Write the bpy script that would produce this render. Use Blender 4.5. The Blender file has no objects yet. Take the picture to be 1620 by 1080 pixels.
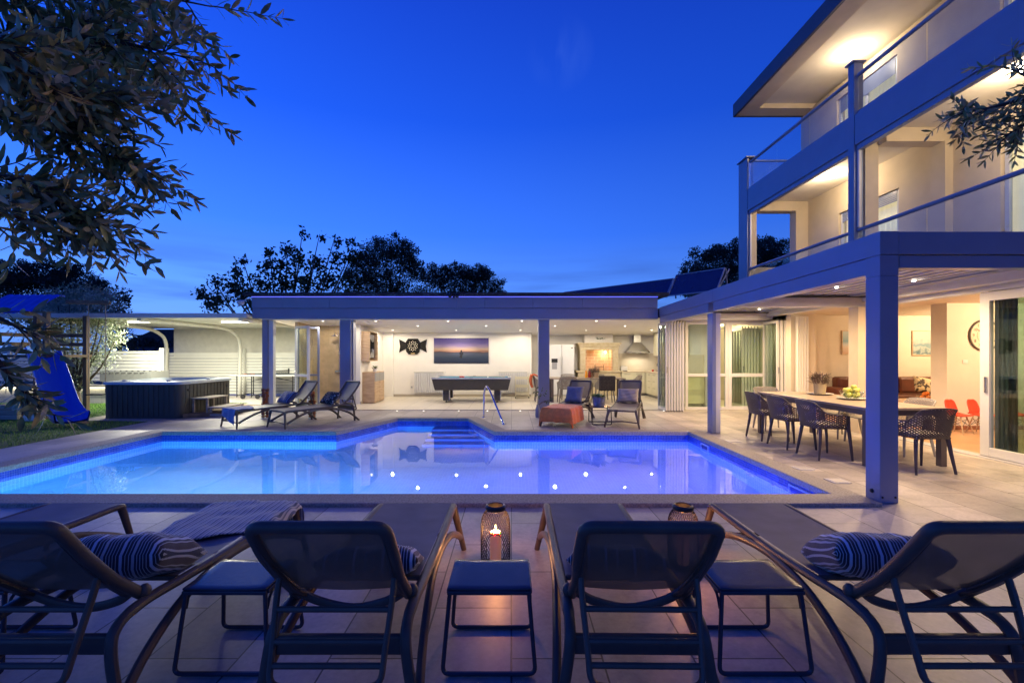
import bpy, bmesh, math, random
from mathutils import Vector, Matrix, noise as mnoise
R = math.radians
random.seed(7)
S = bpy.context.scene
COL = S.collection

# ---------------------------------------------------------------- camera
cd = bpy.data.cameras.new("camera"); cam = bpy.data.objects.new("camera", cd); COL.objects.link(cam)
cam.location = (0, 0, 1.5); cam.rotation_euler = (R(90), 0, 0)
cd.sensor_width = 36; cd.lens = 16.0; cd.shift_x = 0.0006; cd.shift_y = 0.013
cd.clip_start = 0.05; cd.clip_end = 2000
S.camera = cam

# ---------------------------------------------------------------- world: clear dusk sky
w = bpy.data.worlds.new("World"); S.world = w; w.use_nodes = True
nt = w.node_tree; nt.nodes.clear(); N = nt.nodes.new; L = nt.links.new
out = N('ShaderNodeOutputWorld'); bg = N('ShaderNodeBackground'); L(bg.outputs[0], out.inputs[0])
tc = N('ShaderNodeTexCoord'); sep = N('ShaderNodeSeparateXYZ'); L(tc.outputs['Generated'], sep.inputs[0])
ramp = N('ShaderNodeValToRGB'); cr_ = ramp.color_ramp
stops = [(0.0, (.09, .20, .56)), (.04, (.12, .27, .76)), (.12, (.09, .26, .88)), (.25, (.036, .165, .86)), (.45, (.010, .080, .66)), (.7, (.005, .032, .42)), (1.0, (.006, .02, .25))]
cr_.elements[0].position = 0; cr_.elements[0].color = (*stops[0][1], 1)
cr_.elements[1].position = 1; cr_.elements[1].color = (*stops[-1][1], 1)
for p, c in stops[1:-1]:
    e = cr_.elements.new(p); e.color = (*c, 1)
L(sep.outputs[2], ramp.inputs[0])
# brighter afterglow to the left (west), deeper blue to the right
mr = N('ShaderNodeMapRange'); mr.inputs[1].default_value = -0.75; mr.inputs[2].default_value = 0.6
mr.inputs[3].default_value = 1.22; mr.inputs[4].default_value = 0.62; L(sep.outputs[0], mr.inputs[0])
# thin streaks of cloud
mp = N('ShaderNodeMapping'); mp.inputs['Scale'].default_value = (1.3, 1.3, 14); mp.inputs['Rotation'].default_value = (0, R(9), 0); L(tc.outputs['Generated'], mp.inputs[0])
nz = N('ShaderNodeTexNoise'); nz.inputs['Scale'].default_value = 1.6; nz.inputs['Detail'].default_value = 5; L(mp.outputs[0], nz.inputs['Vector'])
cl = N('ShaderNodeValToRGB'); cl.color_ramp.elements[0].position = .46; cl.color_ramp.elements[1].position = .66; L(nz.outputs[0], cl.inputs[0])
lowm = N('ShaderNodeMapRange'); lowm.inputs[1].default_value = .24; lowm.inputs[2].default_value = .10; lowm.inputs[3].default_value = 0; lowm.inputs[4].default_value = .95; L(sep.outputs[2], lowm.inputs[0])
mm = N('ShaderNodeMath'); mm.operation = 'MULTIPLY'; L(cl.outputs[0], mm.inputs[0]); L(lowm.outputs[0], mm.inputs[1])
mixc = N('ShaderNodeMix'); mixc.data_type = 'RGBA'; L(mm.outputs[0], mixc.inputs[0]); L(ramp.outputs[0], mixc.inputs[6]); mixc.inputs[7].default_value = (.035, .10, .42, 1)
# one high pale wisp
mp2 = N('ShaderNodeMapping'); mp2.inputs['Scale'].default_value = (9, 2, 2.2); mp2.inputs['Rotation'].default_value = (0, R(-20), 0); L(tc.outputs['Generated'], mp2.inputs[0])
nz2 = N('ShaderNodeTexNoise'); nz2.inputs['Scale'].default_value = 1.1; nz2.inputs['Detail'].default_value = 6; L(mp2.outputs[0], nz2.inputs['Vector'])
cl2 = N('ShaderNodeValToRGB'); cl2.color_ramp.elements[0].position = .62; cl2.color_ramp.elements[1].position = .85; L(nz2.outputs[0], cl2.inputs[0])
mixd = N('ShaderNodeMix'); mixd.data_type = 'RGBA'; m2 = N('ShaderNodeMath'); m2.operation = 'MULTIPLY'; m2.inputs[1].default_value = .0; L(cl2.outputs[0], m2.inputs[0]); L(m2.outputs[0], mixd.inputs[0]); L(mixc.outputs[2], mixd.inputs[6]); mixd.inputs[7].default_value = (.12, .25, .8, 1)
wd = N('ShaderNodeVectorMath'); wd.operation = 'DISTANCE'; wd.inputs[1].default_value = (.088, .83, .55); nrm = N('ShaderNodeVectorMath'); nrm.operation = 'NORMALIZE'; L(tc.outputs['Generated'], nrm.inputs[0]); L(nrm.outputs[0], wd.inputs[0])
wr = N('ShaderNodeMapRange'); wr.inputs[1].default_value = .065; wr.inputs[2].default_value = .0; wr.inputs[3].default_value = 0; wr.inputs[4].default_value = 1; L(wd.outputs['Value'], wr.inputs[0])
mp3 = N('ShaderNodeMapping'); mp3.inputs['Rotation'].default_value = (0, R(28), 0); mp3.inputs['Scale'].default_value = (13, 3, 4); L(tc.outputs['Generated'], mp3.inputs[0])
nz3 = N('ShaderNodeTexNoise'); nz3.inputs['Scale'].default_value = 1.5; nz3.inputs['Detail'].default_value = 6; L(mp3.outputs[0], nz3.inputs['Vector'])
wq = N('ShaderNodeMapRange'); wq.inputs[1].default_value = .45; wq.inputs[2].default_value = .75; L(nz3.outputs[0], wq.inputs[0])
wm1 = N('ShaderNodeMath'); wm1.operation = 'MULTIPLY'; L(wr.outputs[0], wm1.inputs[0]); L(wq.outputs[0], wm1.inputs[1])
wm2 = N('ShaderNodeMath'); wm2.operation = 'MULTIPLY'; wm2.inputs[1].default_value = .16; L(wm1.outputs[0], wm2.inputs[0])
mixe = N('ShaderNodeMix'); mixe.data_type = 'RGBA'; L(wm2.outputs[0], mixe.inputs[0]); L(mixd.outputs[2], mixe.inputs[6]); mixe.inputs[7].default_value = (.14, .30, .85, 1)
vm = N('ShaderNodeVectorMath'); vm.operation = 'SCALE'; L(mixe.outputs[2], vm.inputs[0]); L(mr.outputs[0], vm.inputs['Scale'])
# the sky behind the camera, away from the afterglow, is darker
my = N('ShaderNodeMapRange'); my.inputs[1].default_value = -.55; my.inputs[2].default_value = .25; my.inputs[3].default_value = .80; my.inputs[4].default_value = 1.0; L(sep.outputs[1], my.inputs[0])
vy = N('ShaderNodeVectorMath'); vy.operation = 'SCALE'; L(vm.outputs[0], vy.inputs[0]); L(my.outputs[0], vy.inputs['Scale']); L(vy.outputs[0], bg.inputs[0]); bg.inputs[1].default_value = 1.15

S.view_settings.view_transform = 'Standard'; S.view_settings.look = 'None'
S.view_settings.exposure = 0.3; S.view_settings.gamma = 1
S.render.engine = 'CYCLES'
cy = S.cycles
cy.max_bounces = 7; cy.diffuse_bounces = 4; cy.glossy_bounces = 3; cy.transmission_bounces = 6; cy.transparent_max_bounces = 14
cy.caustics_reflective = False; cy.caustics_refractive = True; cy.blur_glossy = 0.5
cy.sample_clamp_indirect = 4; cy.use_denoising = True; cy.denoiser = 'OPENIMAGEDENOISE'
cy.use_adaptive_sampling = True; cy.adaptive_threshold = 0.01

# ---------------------------------------------------------------- picture measuring: focal 720 px, eye 1.5 m, horizon row 561
def XX(px, Y): return (px-809)*Y/720
def ZZ(py, Y): return 1.5-(py-561)*Y/720
def YG(py, z=0): return (1.5-z)*720/(py-561)

# ---------------------------------------------------------------- helpers
def crv(pts, n=6, closed=False):
    P = [Vector(p) for p in pts]; m = len(P); o = []
    rng = range(m if closed else m-1)
    for i in rng:
        p0 = P[(i-1) % m] if (closed or i > 0) else P[0]*2-P[1]
        p1 = P[i]; p2 = P[(i+1) % m]; p3 = P[(i+2) % m] if (closed or i+2 < m) else P[-1]*2-P[-2]
        for k in range(n):
            t = k/n
            o.append(.5*((2*p1)+(p2-p0)*t+(2*p0-5*p1+4*p2-p3)*t*t+(3*p1-p0-3*p2+p3)*t**3))
    if not closed: o.append(P[-1])
    return o
def rpath(pts, r, n=4, closed=False):           # polyline with rounded corners
    P = [Vector(p) for p in pts]; m = len(P); o = []
    for i in range(m):
        if not closed and i in (0, m-1): o.append(P[i]); continue
        a = P[i-1]-P[i]; b = P[(i+1) % m]-P[i]; rr = min(r, a.length*.45, b.length*.45)
        s = P[i]+a.normalized()*rr; e = P[i]+b.normalized()*rr
        for k in range(n+1):
            t = k/n; o.append(s*(1-t)**2+P[i]*2*t*(1-t)+e*t*t)
    return o
class MB:
    def __init__(s): s.v = []; s.f = []; s.uv = None; s.M = None
    def add(s, vs, fs):
        b = len(s.v)
        if s.M: vs = [s.M @ Vector(v) for v in vs]
        s.v += [tuple(v) for v in vs]; s.f += [tuple(b+i for i in f) for f in fs]; return s
    def box(s, x0, x1, y0, y1, z0, z1):
        return s.add([(x0,y0,z0),(x1,y0,z0),(x1,y1,z0),(x0,y1,z0),(x0,y0,z1),(x1,y0,z1),(x1,y1,z1),(x0,y1,z1)],
                     [(0,3,2,1),(4,5,6,7),(0,1,5,4),(1,2,6,5),(2,3,7,6),(3,0,4,7)])
    def cbox(s, c, d): return s.box(c[0]-d[0]/2, c[0]+d[0]/2, c[1]-d[1]/2, c[1]+d[1]/2, c[2]-d[2]/2, c[2]+d[2]/2)
    def bar(s, a, b, w, h, up=(0,0,1)):          # box beam from a to b
        a = Vector(a); b = Vector(b); t = (b-a).normalized(); u = Vector(up)
        sx = t.cross(u); sx = sx.normalized() if sx.length > 1e-4 else t.orthogonal().normalized(); uz = sx.cross(t)
        q = [sx*w/2*i+uz*h/2*j for i, j in ((-1,-1),(1,-1),(1,1),(-1,1))]
        return s.add([a+p for p in q]+[b+p for p in q], [(0,3,2,1),(4,5,6,7),(0,1,5,4),(1,2,6,5),(2,3,7,6),(3,0,4,7)])
    def tube(s, pts, r, seg=8, closed=False, flat=1.0, cap=True):
        P = [Vector(p) for p in pts]; m = len(P)
        if m < 2: return s
        rs = r if isinstance(r, (list, tuple)) else [r]*m
        T = []
        for i in range(m):
            a = P[(i-1) % m] if (closed or i) else P[0]; b = P[(i+1) % m] if (closed or i < m-1) else P[-1]
            d = b-a; T.append(d.normalized() if d.length > 1e-9 else Vector((0,0,1)))
        u = Vector((0,0,1)); u = u-T[0]*u.dot(T[0])
        if u.length < .05: u = T[0].orthogonal()
        u.normalize(); V = []; F = []
        for i in range(m):
            u = u-T[i]*u.dot(T[i])
            u = u.normalized() if u.length > 1e-6 else T[i].orthogonal().normalized()
            w_ = T[i].cross(u)
            for k in range(seg):
                a = 2*math.pi*k/seg; V.append(P[i]+(w_*math.cos(a)+u*math.sin(a)*flat)*rs[i])
        for i in range(m if closed else m-1):
            j = (i+1) % m
            for k in range(seg):
                k2 = (k+1) % seg; F.append((i*seg+k, i*seg+k2, j*seg+k2, j*seg+k))
        if cap and not closed: F.append(tuple(range(seg-1,-1,-1))); F.append(tuple((m-1)*seg+k for k in range(seg)))
        return s.add(V, F)
    def cyl(s, c, r, z0, z1, seg=16, r2=None): return s.lathe([(0,z0),(r,z0),(r if r2 is None else r2,z1),(0,z1)], c, seg)
    def lathe(s, prof, c=(0,0), seg=20, sx=1, sy=1):
        V = []; F = []; n = len(prof)
        for r, z in prof:
            for k in range(seg):
                a = 2*math.pi*k/seg; V.append((c[0]+r*math.cos(a)*sx, c[1]+r*math.sin(a)*sy, z))
        for i in range(n-1):
            for k in range(seg):
                k2 = (k+1) % seg; F.append((i*seg+k, i*seg+k2, (i+1)*seg+k2, (i+1)*seg+k))
        return s.add(V, F)
    def ball(s, c, r, seg=10, sz=1.0):
        n = seg//2+1; prof = [(r*math.sin(math.pi*i/n), c[2]-r*sz*math.cos(math.pi*i/n)) for i in range(n+1)]
        return s.lathe(prof, (c[0], c[1]), seg)
    def prism(s, poly, z0, z1):                  # polygon ccw in xy
        n = len(poly); V = [(x,y,z0) for x,y in poly]+[(x,y,z1) for x,y in poly]
        F = [tuple(range(n-1,-1,-1)), tuple(range(n,2*n))]+[(i,(i+1)%n,n+(i+1)%n,n+i) for i in range(n)]
        return s.add(V, F)
    def prismy(s, poly, y0, y1):                 # polygon in xz, extruded along y
        n = len(poly); V = [(x,y0,z) for x,z in poly]+[(x,y1,z) for x,z in poly]
        F = [tuple(range(n)), tuple(range(2*n-1,n-1,-1))]+[((i+1)%n,i,n+i,n+(i+1)%n) for i in range(n)]
        return s.add(V, F)
    def grid(s, fn, nu, nv, thick=0):            # surface fn(u,v)->vec
        V = [fn(i/nu, j/nv) for j in range(nv+1) for i in range(nu+1)]
        F = [(j*(nu+1)+i, j*(nu+1)+i+1, (j+1)*(nu+1)+i+1, (j+1)*(nu+1)+i) for j in range(nv) for i in range(nu)]
        return s.add(V, F)
    def build(s, name, mat, parent=None, smooth=False, bevel=0, solid=0, sub=0, loc=None, rz=0, rot=None):
        me = bpy.data.meshes.new(name); me.from_pydata(s.v, [], s.f); me.update()
        bm = bmesh.new(); bm.from_mesh(me); bmesh.ops.remove_doubles(bm, verts=bm.verts, dist=1e-6)
        if not solid and len(bm.faces) < 60000: bmesh.ops.recalc_face_normals(bm, faces=bm.faces)
        bm.to_mesh(me); bm.free()
        if mat: me.materials.append(mat)
        o = bpy.data.objects.new(name, me); COL.objects.link(o)
        if smooth:
            me.polygons.foreach_set('use_smooth', [True]*len(me.polygons))
            if smooth != 'all': me.set_sharp_from_angle(angle=R(38))
        if parent: o.parent = parent
        if loc: o.location = loc
        if rz: o.rotation_euler = (0,0,rz)
        if rot: o.rotation_euler = rot
        if solid: m = o.modifiers.new('t','SOLIDIFY'); m.thickness = solid; m.offset = 0
        if bevel: m = o.modifiers.new('b','BEVEL'); m.width = bevel; m.segments = 2; m.limit_method = 'ANGLE'; m.angle_limit = R(40); m.harden_normals = False
        if sub: m = o.modifiers.new('s','SUBSURF'); m.levels = sub; m.render_levels = sub
        return o
def box(name, mat, parent, x0, x1, y0, y1, z0, z1, bevel=0, **k): return MB().box(x0,x1,y0,y1,z0,z1).build(name, mat, parent, bevel=bevel, **k)
def thing(name, label, cat, loc=(0,0,0), rz=0, group=None):
    o = bpy.data.objects.new(name, None); COL.objects.link(o); o.empty_display_size = .1
    o.location = loc; o.rotation_euler = (0,0,rz); o['label'] = label; o['category'] = cat
    if group: o['group'] = group
    return o
def tag(o, label, cat, group=None, kind=None):
    if label: o['label'] = label
    if cat: o['category'] = cat
    if group: o['group'] = group
    if kind: o['kind'] = kind
    return o
def struct(o): o['kind'] = 'structure'; return o
def dup(root, loc, rz=0, label=None, top=True, sc=None):
    c = root.copy(); COL.objects.link(c)
    if top:
        c.location = loc; c.rotation_euler = (0,0,rz)
        if label: c['label'] = label
        if sc: c.scale = sc
    for ch in list(root.children):
        g = dup(ch, None, top=False); g.parent = c
    return c
def lamp(kind, name, parent, loc, power, color, size=.05, rot=None, spot=None, blend=.5, sy=None):
    l = bpy.data.lights.new(name, kind); l.energy = power; l.color = color
    if kind == 'AREA':
        l.shape = 'RECTANGLE' if sy else 'DISK'; l.size = size
        if sy: l.size_y = sy
    else: l.shadow_soft_size = size
    if kind == 'SPOT': l.spot_size = R(spot or 120); l.spot_blend = blend
    o = bpy.data.objects.new(name, l); COL.objects.link(o); o.location = loc
    if rot: o.rotation_euler = rot
    if parent: o.parent = parent
    return o

# ---------------------------------------------------------------- materials
def mat(name, col, rough=.5, metal=0, var=0, vscale=6, bump=0, bscale=40, col2=None, emit=None, es=0, trans=0, ior=1.45, alpha=1, spec=.5, stretch=None, coat=0, sheen=0):
    m = bpy.data.materials.new(name); m.use_nodes = True; t = m.node_tree; b = t.nodes['Principled BSDF']
    b.inputs['Base Color'].default_value = (*col, 1); b.inputs['Roughness'].default_value = rough; b.inputs['Metallic'].default_value = metal
    b.inputs['Specular IOR Level'].default_value = spec; b.inputs['IOR'].default_value = ior
    if trans: b.inputs['Transmission Weight'].default_value = trans
    if coat: b.inputs['Coat Weight'].default_value = coat
    if sheen: b.inputs['Sheen Weight'].default_value = sheen
    if emit: b.inputs['Emission Color'].default_value = (*emit, 1); b.inputs['Emission Strength'].default_value = es
    if alpha < 1: b.inputs['Alpha'].default_value = alpha
    if var or bump or col2:
        g = t.nodes.new('ShaderNodeTexCoord'); mp = t.nodes.new('ShaderNodeMapping'); t.links.new(g.outputs['Object'], mp.inputs[0])
        if stretch: mp.inputs['Scale'].default_value = stretch
    if var or col2:
        n = t.nodes.new('ShaderNodeTexNoise'); n.inputs['Scale'].default_value = vscale; n.inputs['Detail'].default_value = 6; t.links.new(mp.outputs[0], n.inputs['Vector'])
        r = t.nodes.new('ShaderNodeValToRGB'); r.color_ramp.elements[0].position = .3; r.color_ramp.elements[1].position = .7
        a = [max(0, c*(1-var)) for c in col]; d = col2 or [min(1, c*(1+var)) for c in col]
        r.color_ramp.elements[0].color = (*a, 1); r.color_ramp.elements[1].color = (*d, 1)
        t.links.new(n.outputs[0], r.inputs[0]); t.links.new(r.outputs[0], b.inputs['Base Color'])
    if bump:
        n2 = t.nodes.new('ShaderNodeTexNoise'); n2.inputs['Scale'].default_value = bscale; n2.inputs['Detail'].default_value = 4; t.links.new(mp.outputs[0], n2.inputs['Vector'])
        bp = t.nodes.new('ShaderNodeBump'); bp.inputs['Strength'].default_value = bump; bp.inputs['Distance'].default_value = .01
        t.links.new(n2.outputs[0], bp.inputs['Height']); t.links.new(bp.outputs[0], b.inputs['Normal'])
    return m
def brickmat(name, c1, c2, mortar, bw, rh, ms, axes='YX', rough=.45, bump=.3, offset=.5, freq=2, grain=.12, gscale=30, wear=1.0):
    m = bpy.data.materials.new(name); m.use_nodes = True; t = m.node_tree; b = t.nodes['Principled BSDF']; n = t.nodes.new; l = t.links.new
    g = n('ShaderNodeNewGeometry'); s = n('ShaderNodeSeparateXYZ'); l(g.outputs['Position'], s.inputs[0]); c = n('ShaderNodeCombineXYZ')
    ix = {'X':0,'Y':1,'Z':2}
    l(s.outputs[ix[axes[0]]], c.inputs[0]); l(s.outputs[ix[axes[1]]], c.inputs[1])
    k = n('ShaderNodeTexBrick'); k.inputs['Scale'].default_value = 1; k.inputs['Brick Width'].default_value = bw; k.inputs['Row Height'].default_value = rh
    k.inputs['Mortar Size'].default_value = ms; k.inputs['Mortar Smooth'].default_value = .2; k.inputs['Bias'].default_value = 0; k.offset = offset; k.offset_frequency = freq
    k.inputs['Color1'].default_value = (*c1,1); k.inputs['Color2'].default_value = (*c2,1); k.inputs['Mortar'].default_value = (*mortar,1)
    l(c.outputs[0], k.inputs['Vector'])
    nz = n('ShaderNodeTexNoise'); nz.inputs['Scale'].default_value = gscale; nz.inputs['Detail'].default_value = 8; nz.inputs['Roughness'].default_value = .7; l(g.outputs['Position'], nz.inputs['Vector'])
    nb = n('ShaderNodeTexNoise'); nb.inputs['Scale'].default_value = 1.3; nb.inputs['Detail'].default_value = 5; l(g.outputs['Position'], nb.inputs['Vector'])
    mr = n('ShaderNodeMapRange'); mr.inputs[1].default_value = .25; mr.inputs[2].default_value = .75; mr.inputs[3].default_value = 1-grain; mr.inputs[4].default_value = 1+grain; l(nz.outputs[0], mr.inputs[0])
    mr2 = n('ShaderNodeMapRange'); mr2.inputs[1].default_value = .3; mr2.inputs[2].default_value = .7; mr2.inputs[3].default_value = 1-grain*wear; mr2.inputs[4].default_value = 1+grain*wear; l(nb.outputs[0], mr2.inputs[0])
    mu = n('ShaderNodeMath'); mu.operation = 'MULTIPLY'; l(mr.outputs[0], mu.inputs[0]); l(mr2.outputs[0], mu.inputs[1])
    vm = n('ShaderNodeVectorMath'); vm.operation = 'SCALE'; l(k.outputs['Color'], vm.inputs[0]); l(mu.outputs[0], vm.inputs['Scale']); l(vm.outputs[0], b.inputs['Base Color'])
    rr = n('ShaderNodeMapRange'); rr.inputs[3].default_value = rough-.1; rr.inputs[4].default_value = rough+.15; l(nb.outputs[0], rr.inputs[0]); l(rr.outputs[0], b.inputs['Roughness'])
    ns = n('ShaderNodeTexNoise'); ns.inputs['Scale'].default_value = 4.5; ns.inputs['Detail'].default_value = 9; ns.inputs['Roughness'].default_value = .65; l(g.outputs['Position'], ns.inputs['Vector'])
    ms_ = n('ShaderNodeMapRange'); ms_.inputs[1].default_value = .5; ms_.inputs[2].default_value = .72; ms_.inputs[3].default_value = 1; ms_.inputs[4].default_value = 1-grain*1.3; l(ns.outputs[0], ms_.inputs[0])
    v2 = n('ShaderNodeVectorMath'); v2.operation = 'SCALE'; l(vm.outputs[0], v2.inputs[0]); l(ms_.outputs[0], v2.inputs['Scale']); l(v2.outputs[0], b.inputs['Base Color'])
    if bump:
        ad = n('ShaderNodeMath'); ad.operation = 'MULTIPLY_ADD'; ad.inputs[1].default_value = .15; l(nz.outputs[0], ad.inputs[0])
        iv = n('ShaderNodeMath'); iv.operation = 'SUBTRACT'; iv.inputs[0].default_value = 1; l(k.outputs['Fac'], iv.inputs[1]); l(iv.outputs[0], ad.inputs[2])
        bp = n('ShaderNodeBump'); bp.inputs['Strength'].default_value = bump; bp.inputs['Distance'].default_value = .004; l(ad.outputs[0], bp.inputs['Height']); l(bp.outputs[0], b.inputs['Normal'])
    return m
def stripemat(name, cols, scale, axis=0, rough=.8, wave2=None, coord='Object', bump=.3, rz=0):
    """woven stripes: cols = [(pos,colour)...] repeated along an object axis"""
    m = bpy.data.materials.new(name); m.use_nodes = True; t = m.node_tree; b = t.nodes['Principled BSDF']; n = t.nodes.new; l = t.links.new
    g = n('ShaderNodeTexCoord'); s = n('ShaderNodeSeparateXYZ'); l(g.outputs[coord], s.inputs[0])
    mu = n('ShaderNodeMath'); mu.operation = 'MULTIPLY'; mu.inputs[1].default_value = scale; l(s.outputs[axis], mu.inputs[0])
    fr = n('ShaderNodeMath'); fr.operation = 'FRACT'; l(mu.outputs[0], fr.inputs[0])
    r = n('ShaderNodeValToRGB'); r.color_ramp.interpolation = 'CONSTANT'
    r.color_ramp.elements[0].position = cols[0][0]; r.color_ramp.elements[0].color = (*cols[0][1],1)
    r.color_ramp.elements[1].position = cols[1][0]; r.color_ramp.elements[1].color = (*cols[1][1],1)
    for p, c in cols[2:]:
        e = r.color_ramp.elements.new(p); e.color = (*c,1)
    l(fr.outputs[0], r.inputs[0]); l(r.outputs[0], b.inputs['Base Color']); b.inputs['Roughness'].default_value = rough
    nz = n('ShaderNodeTexNoise'); nz.inputs['Scale'].default_value = 180; l(g.outputs['Object'], nz.inputs['Vector'])
    bp = n('ShaderNodeBump'); bp.inputs['Strength'].default_value = bump; bp.inputs['Distance'].default_value = .003; l(nz.outputs[0], bp.inputs['Height']); l(bp.outputs[0], b.inputs['Normal'])
    b.inputs['Sheen Weight'].default_value = .3
    return m
def thinglass(name, tint=(.9,.95,.93), ior=1.5, gain=1.0):
    m = bpy.data.materials.new(name); m.use_nodes = True; t = m.node_tree; t.nodes.clear(); n = t.nodes.new; l = t.links.new
    o = n('ShaderNodeOutputMaterial'); mx = n('ShaderNodeMixShader'); tr = n('ShaderNodeBsdfTransparent'); gl = n('ShaderNodeBsdfGlossy'); lw = n('ShaderNodeLayerWeight')
    lw.inputs[0].default_value = .5; p = n('ShaderNodeMath'); p.operation = 'POWER'; p.inputs[1].default_value = 5; l(lw.outputs['Facing'], p.inputs[0])
    r0 = ((ior-1)/(ior+1))**2; q = n('ShaderNodeMath'); q.operation = 'MULTIPLY_ADD'; q.inputs[1].default_value = (1-r0)*gain; q.inputs[2].default_value = r0*gain; l(p.outputs[0], q.inputs[0])
    tr.inputs[0].default_value = (*tint,1); gl.inputs['Roughness'].default_value = .01
    l(q.outputs[0], mx.inputs[0]); l(tr.outputs[0], mx.inputs[1]); l(gl.outputs[0], mx.inputs[2]); l(mx.outputs[0], o.inputs[0])
    return m
M = {}
M['white'] = mat('white_wall', (.78,.75,.69), .75, var=.04, vscale=2, bump=.08, bscale=90)
M['house_plaster'] = mat('house_plaster', (.62,.52,.38), .85, var=.06, vscale=3, bump=.35, bscale=140)
M['house_pale'] = mat('house_pale', (.66,.60,.50), .8, var=.05, vscale=3, bump=.2, bscale=140)
M['alu_grey'] = mat('grey_aluminium', (.20,.23,.34), .32, var=.04, vscale=3, spec=.5)  # blue light from the pool is mixed into this grey base colour
M['alu_white'] = mat('white_aluminium', (.60,.60,.60), .35, var=.03)
M['steel'] = mat('brushed_steel', (.55,.55,.56), .22, metal=1, var=.06, vscale=20, stretch=(1,1,12))
M['chrome'] = mat('chrome', (.75,.76,.78), .08, metal=1, var=.03)
M['fascia'] = mat('fascia_panel', (.22,.23,.32), .4, var=.05, vscale=1.5, spec=.5)
M['black'] = mat('black_plastic', (.02,.02,.022), .4, var=.1)
M['darkroof'] = mat('roof_felt', (.03,.03,.035), .8, var=.2)
M['resin'] = mat('brown_resin', (.100,.074,.058), .42, spec=.35, var=.12, vscale=9, bump=.08, bscale=160)
M['resin_t'] = mat('table_resin', (.040,.042,.055), .20, var=.12, vscale=9, bump=.03, bscale=120)
M['wood'] = mat('pale_oak', (.46,.30,.17), .5, col2=(.60,.43,.27), var=.1, vscale=3, stretch=(1,1,9), bump=.1)
M['darkwood'] = mat('weathered_wood', (.10,.07,.045), .8, col2=(.22,.16,.10), vscale=5, stretch=(1,1,.15), bump=.4)
M['greywood'] = mat('grey_planks', (.28,.24,.19), .8, col2=(.42,.37,.30), vscale=5, stretch=(.2,1,3), bump=.4)
M['glass'] = thinglass('clear_glass')
M['glass_green'] = thinglass('green_glass', (.87,.94,.87), ior=1.42)
M['glass_rail'] = thinglass('rail_glass', (.80,.85,.90), ior=1.55)
M['lampglow'] = mat('lit_lamp', (1,1,1), emit=(1,.90,.72), es=10, var=.01)
M['cream'] = mat('cream_lacquer', (.70,.66,.48), .3, var=.03)
M['skin'] = mat('green_leaf', (.06,.12,.03), .5, var=.4, vscale=12)
# ================================================================ GROUND AND POOL
M['tile'] = brickmat('terrace_tile', (.33,.295,.265), (.48,.43,.385), (.09,.08,.07), .90, .45, .005, 'YX', rough=.42, grain=.20)
M['tile_in'] = brickmat('indoor_tile', (.66,.60,.49), (.72,.66,.55), (.30,.26,.2), .60, .60, .004, 'XY', rough=.36, bump=.15, offset=0, grain=.07)
M['coping'] = mat('granite_coping', (.20,.18,.15), .7, col2=(.42,.38,.32), vscale=55, bump=.5, bscale=70)
M['mosaic'] = brickmat('blue_mosaic', (.02,.06,.42), (.035,.10,.60), (.22,.30,.62), .03, .03, .0022, 'XZ', rough=.2, bump=.3, offset=0, grain=.25, gscale=60)
M['mosaic_y'] = brickmat('blue_mosaic_side', (.02,.06,.42), (.035,.10,.60), (.22,.30,.62), .03, .03, .0022, 'YZ', rough=.2, bump=.3, offset=0, grain=.25, gscale=60)
M['liner'] = brickmat('pool_floor_mosaic', (.42,.58,.80), (.48,.64,.86), (.60,.72,.85), .05, .05, .003, 'XY', rough=.5, bump=0, offset=0, grain=.06)
M['liner_w'] = brickmat('pool_wall_mosaic', (.20,.40,.76), (.26,.48,.84), (.60,.72,.85), .05, .05, .003, 'XZ', rough=.5, bump=0, offset=0, grain=.06)
M['liner_s'] = brickmat('pool_side_mosaic', (.20,.40,.76), (.26,.48,.84), (.60,.72,.85), .05, .05, .003, 'YZ', rough=.5, bump=0, offset=0, grain=.06)
M['grassground'] = mat('lawn_soil', (.03,.07,.015), .95, var=.5, vscale=9, bump=.5)
M['soil'] = mat('far_ground', (.05,.06,.035), .95, var=.3, vscale=.4)
M['concrete'] = mat('concrete', (.36,.33,.28), .8, var=.12, vscale=5, bump=.3)

POOL = [(-6.65,4.80),(3.37,4.80),(3.37,8.66),(-.32,8.66),(-1.0,10.5),(-2.62,10.5),(-3.33,8.66),(-6.65,8.66)]
COPO = [(-6.97,4.48),(3.66,4.48),(3.66,8.93),(-.11,8.93),(-.80,10.76),(-2.82,10.76),(-3.54,8.93),(-6.97,8.93)]
MIDL = [((a[0]+b[0])/2, (a[1]+b[1])/2) for a, b in zip(POOL, COPO)]
def holed(name, m, outer, inner, z, parent=None):
    bm = bmesh.new(); E = []
    for lp in (outer, inner):
        vs = [bm.verts.new((x,y,z)) for x, y in lp]
        E += [bm.edges.new((vs[i], vs[(i+1) % len(vs)])) for i in range(len(vs))]
    bmesh.ops.triangle_fill(bm, use_beauty=True, use_dissolve=False, edges=E)
    for f in bm.faces:
        f.normal_update()
        if f.normal.z < 0: f.normal_flip()
    me = bpy.data.meshes.new(name); bm.to_mesh(me); bm.free(); me.materials.append(m)
    o = bpy.data.objects.new(name, me); COL.objects.link(o); o.parent = parent; return o
struct(holed('ground', M['soil'], [(-500,-200),(500,-200),(500,700),(-500,700)], MIDL, -.03))
struct(holed('terrace', M['tile'], [(-8.15,-4),(6.97,-4),(6.97,17.9),(-13.4,17.9),(-13.4,14.2),(-8.15,14.2)], MIDL, 0))
struct(MB().prism([(-8.16,-4),(-8.16,10.25),(-10.0,10.45),(-10.2,12.9),(-8.15,13.1),(-8.15,14.2),(-13.4,14.2),(-30,14.2),(-30,-4)], -.02, -.004).build('lawn', M['grassground']))
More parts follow.
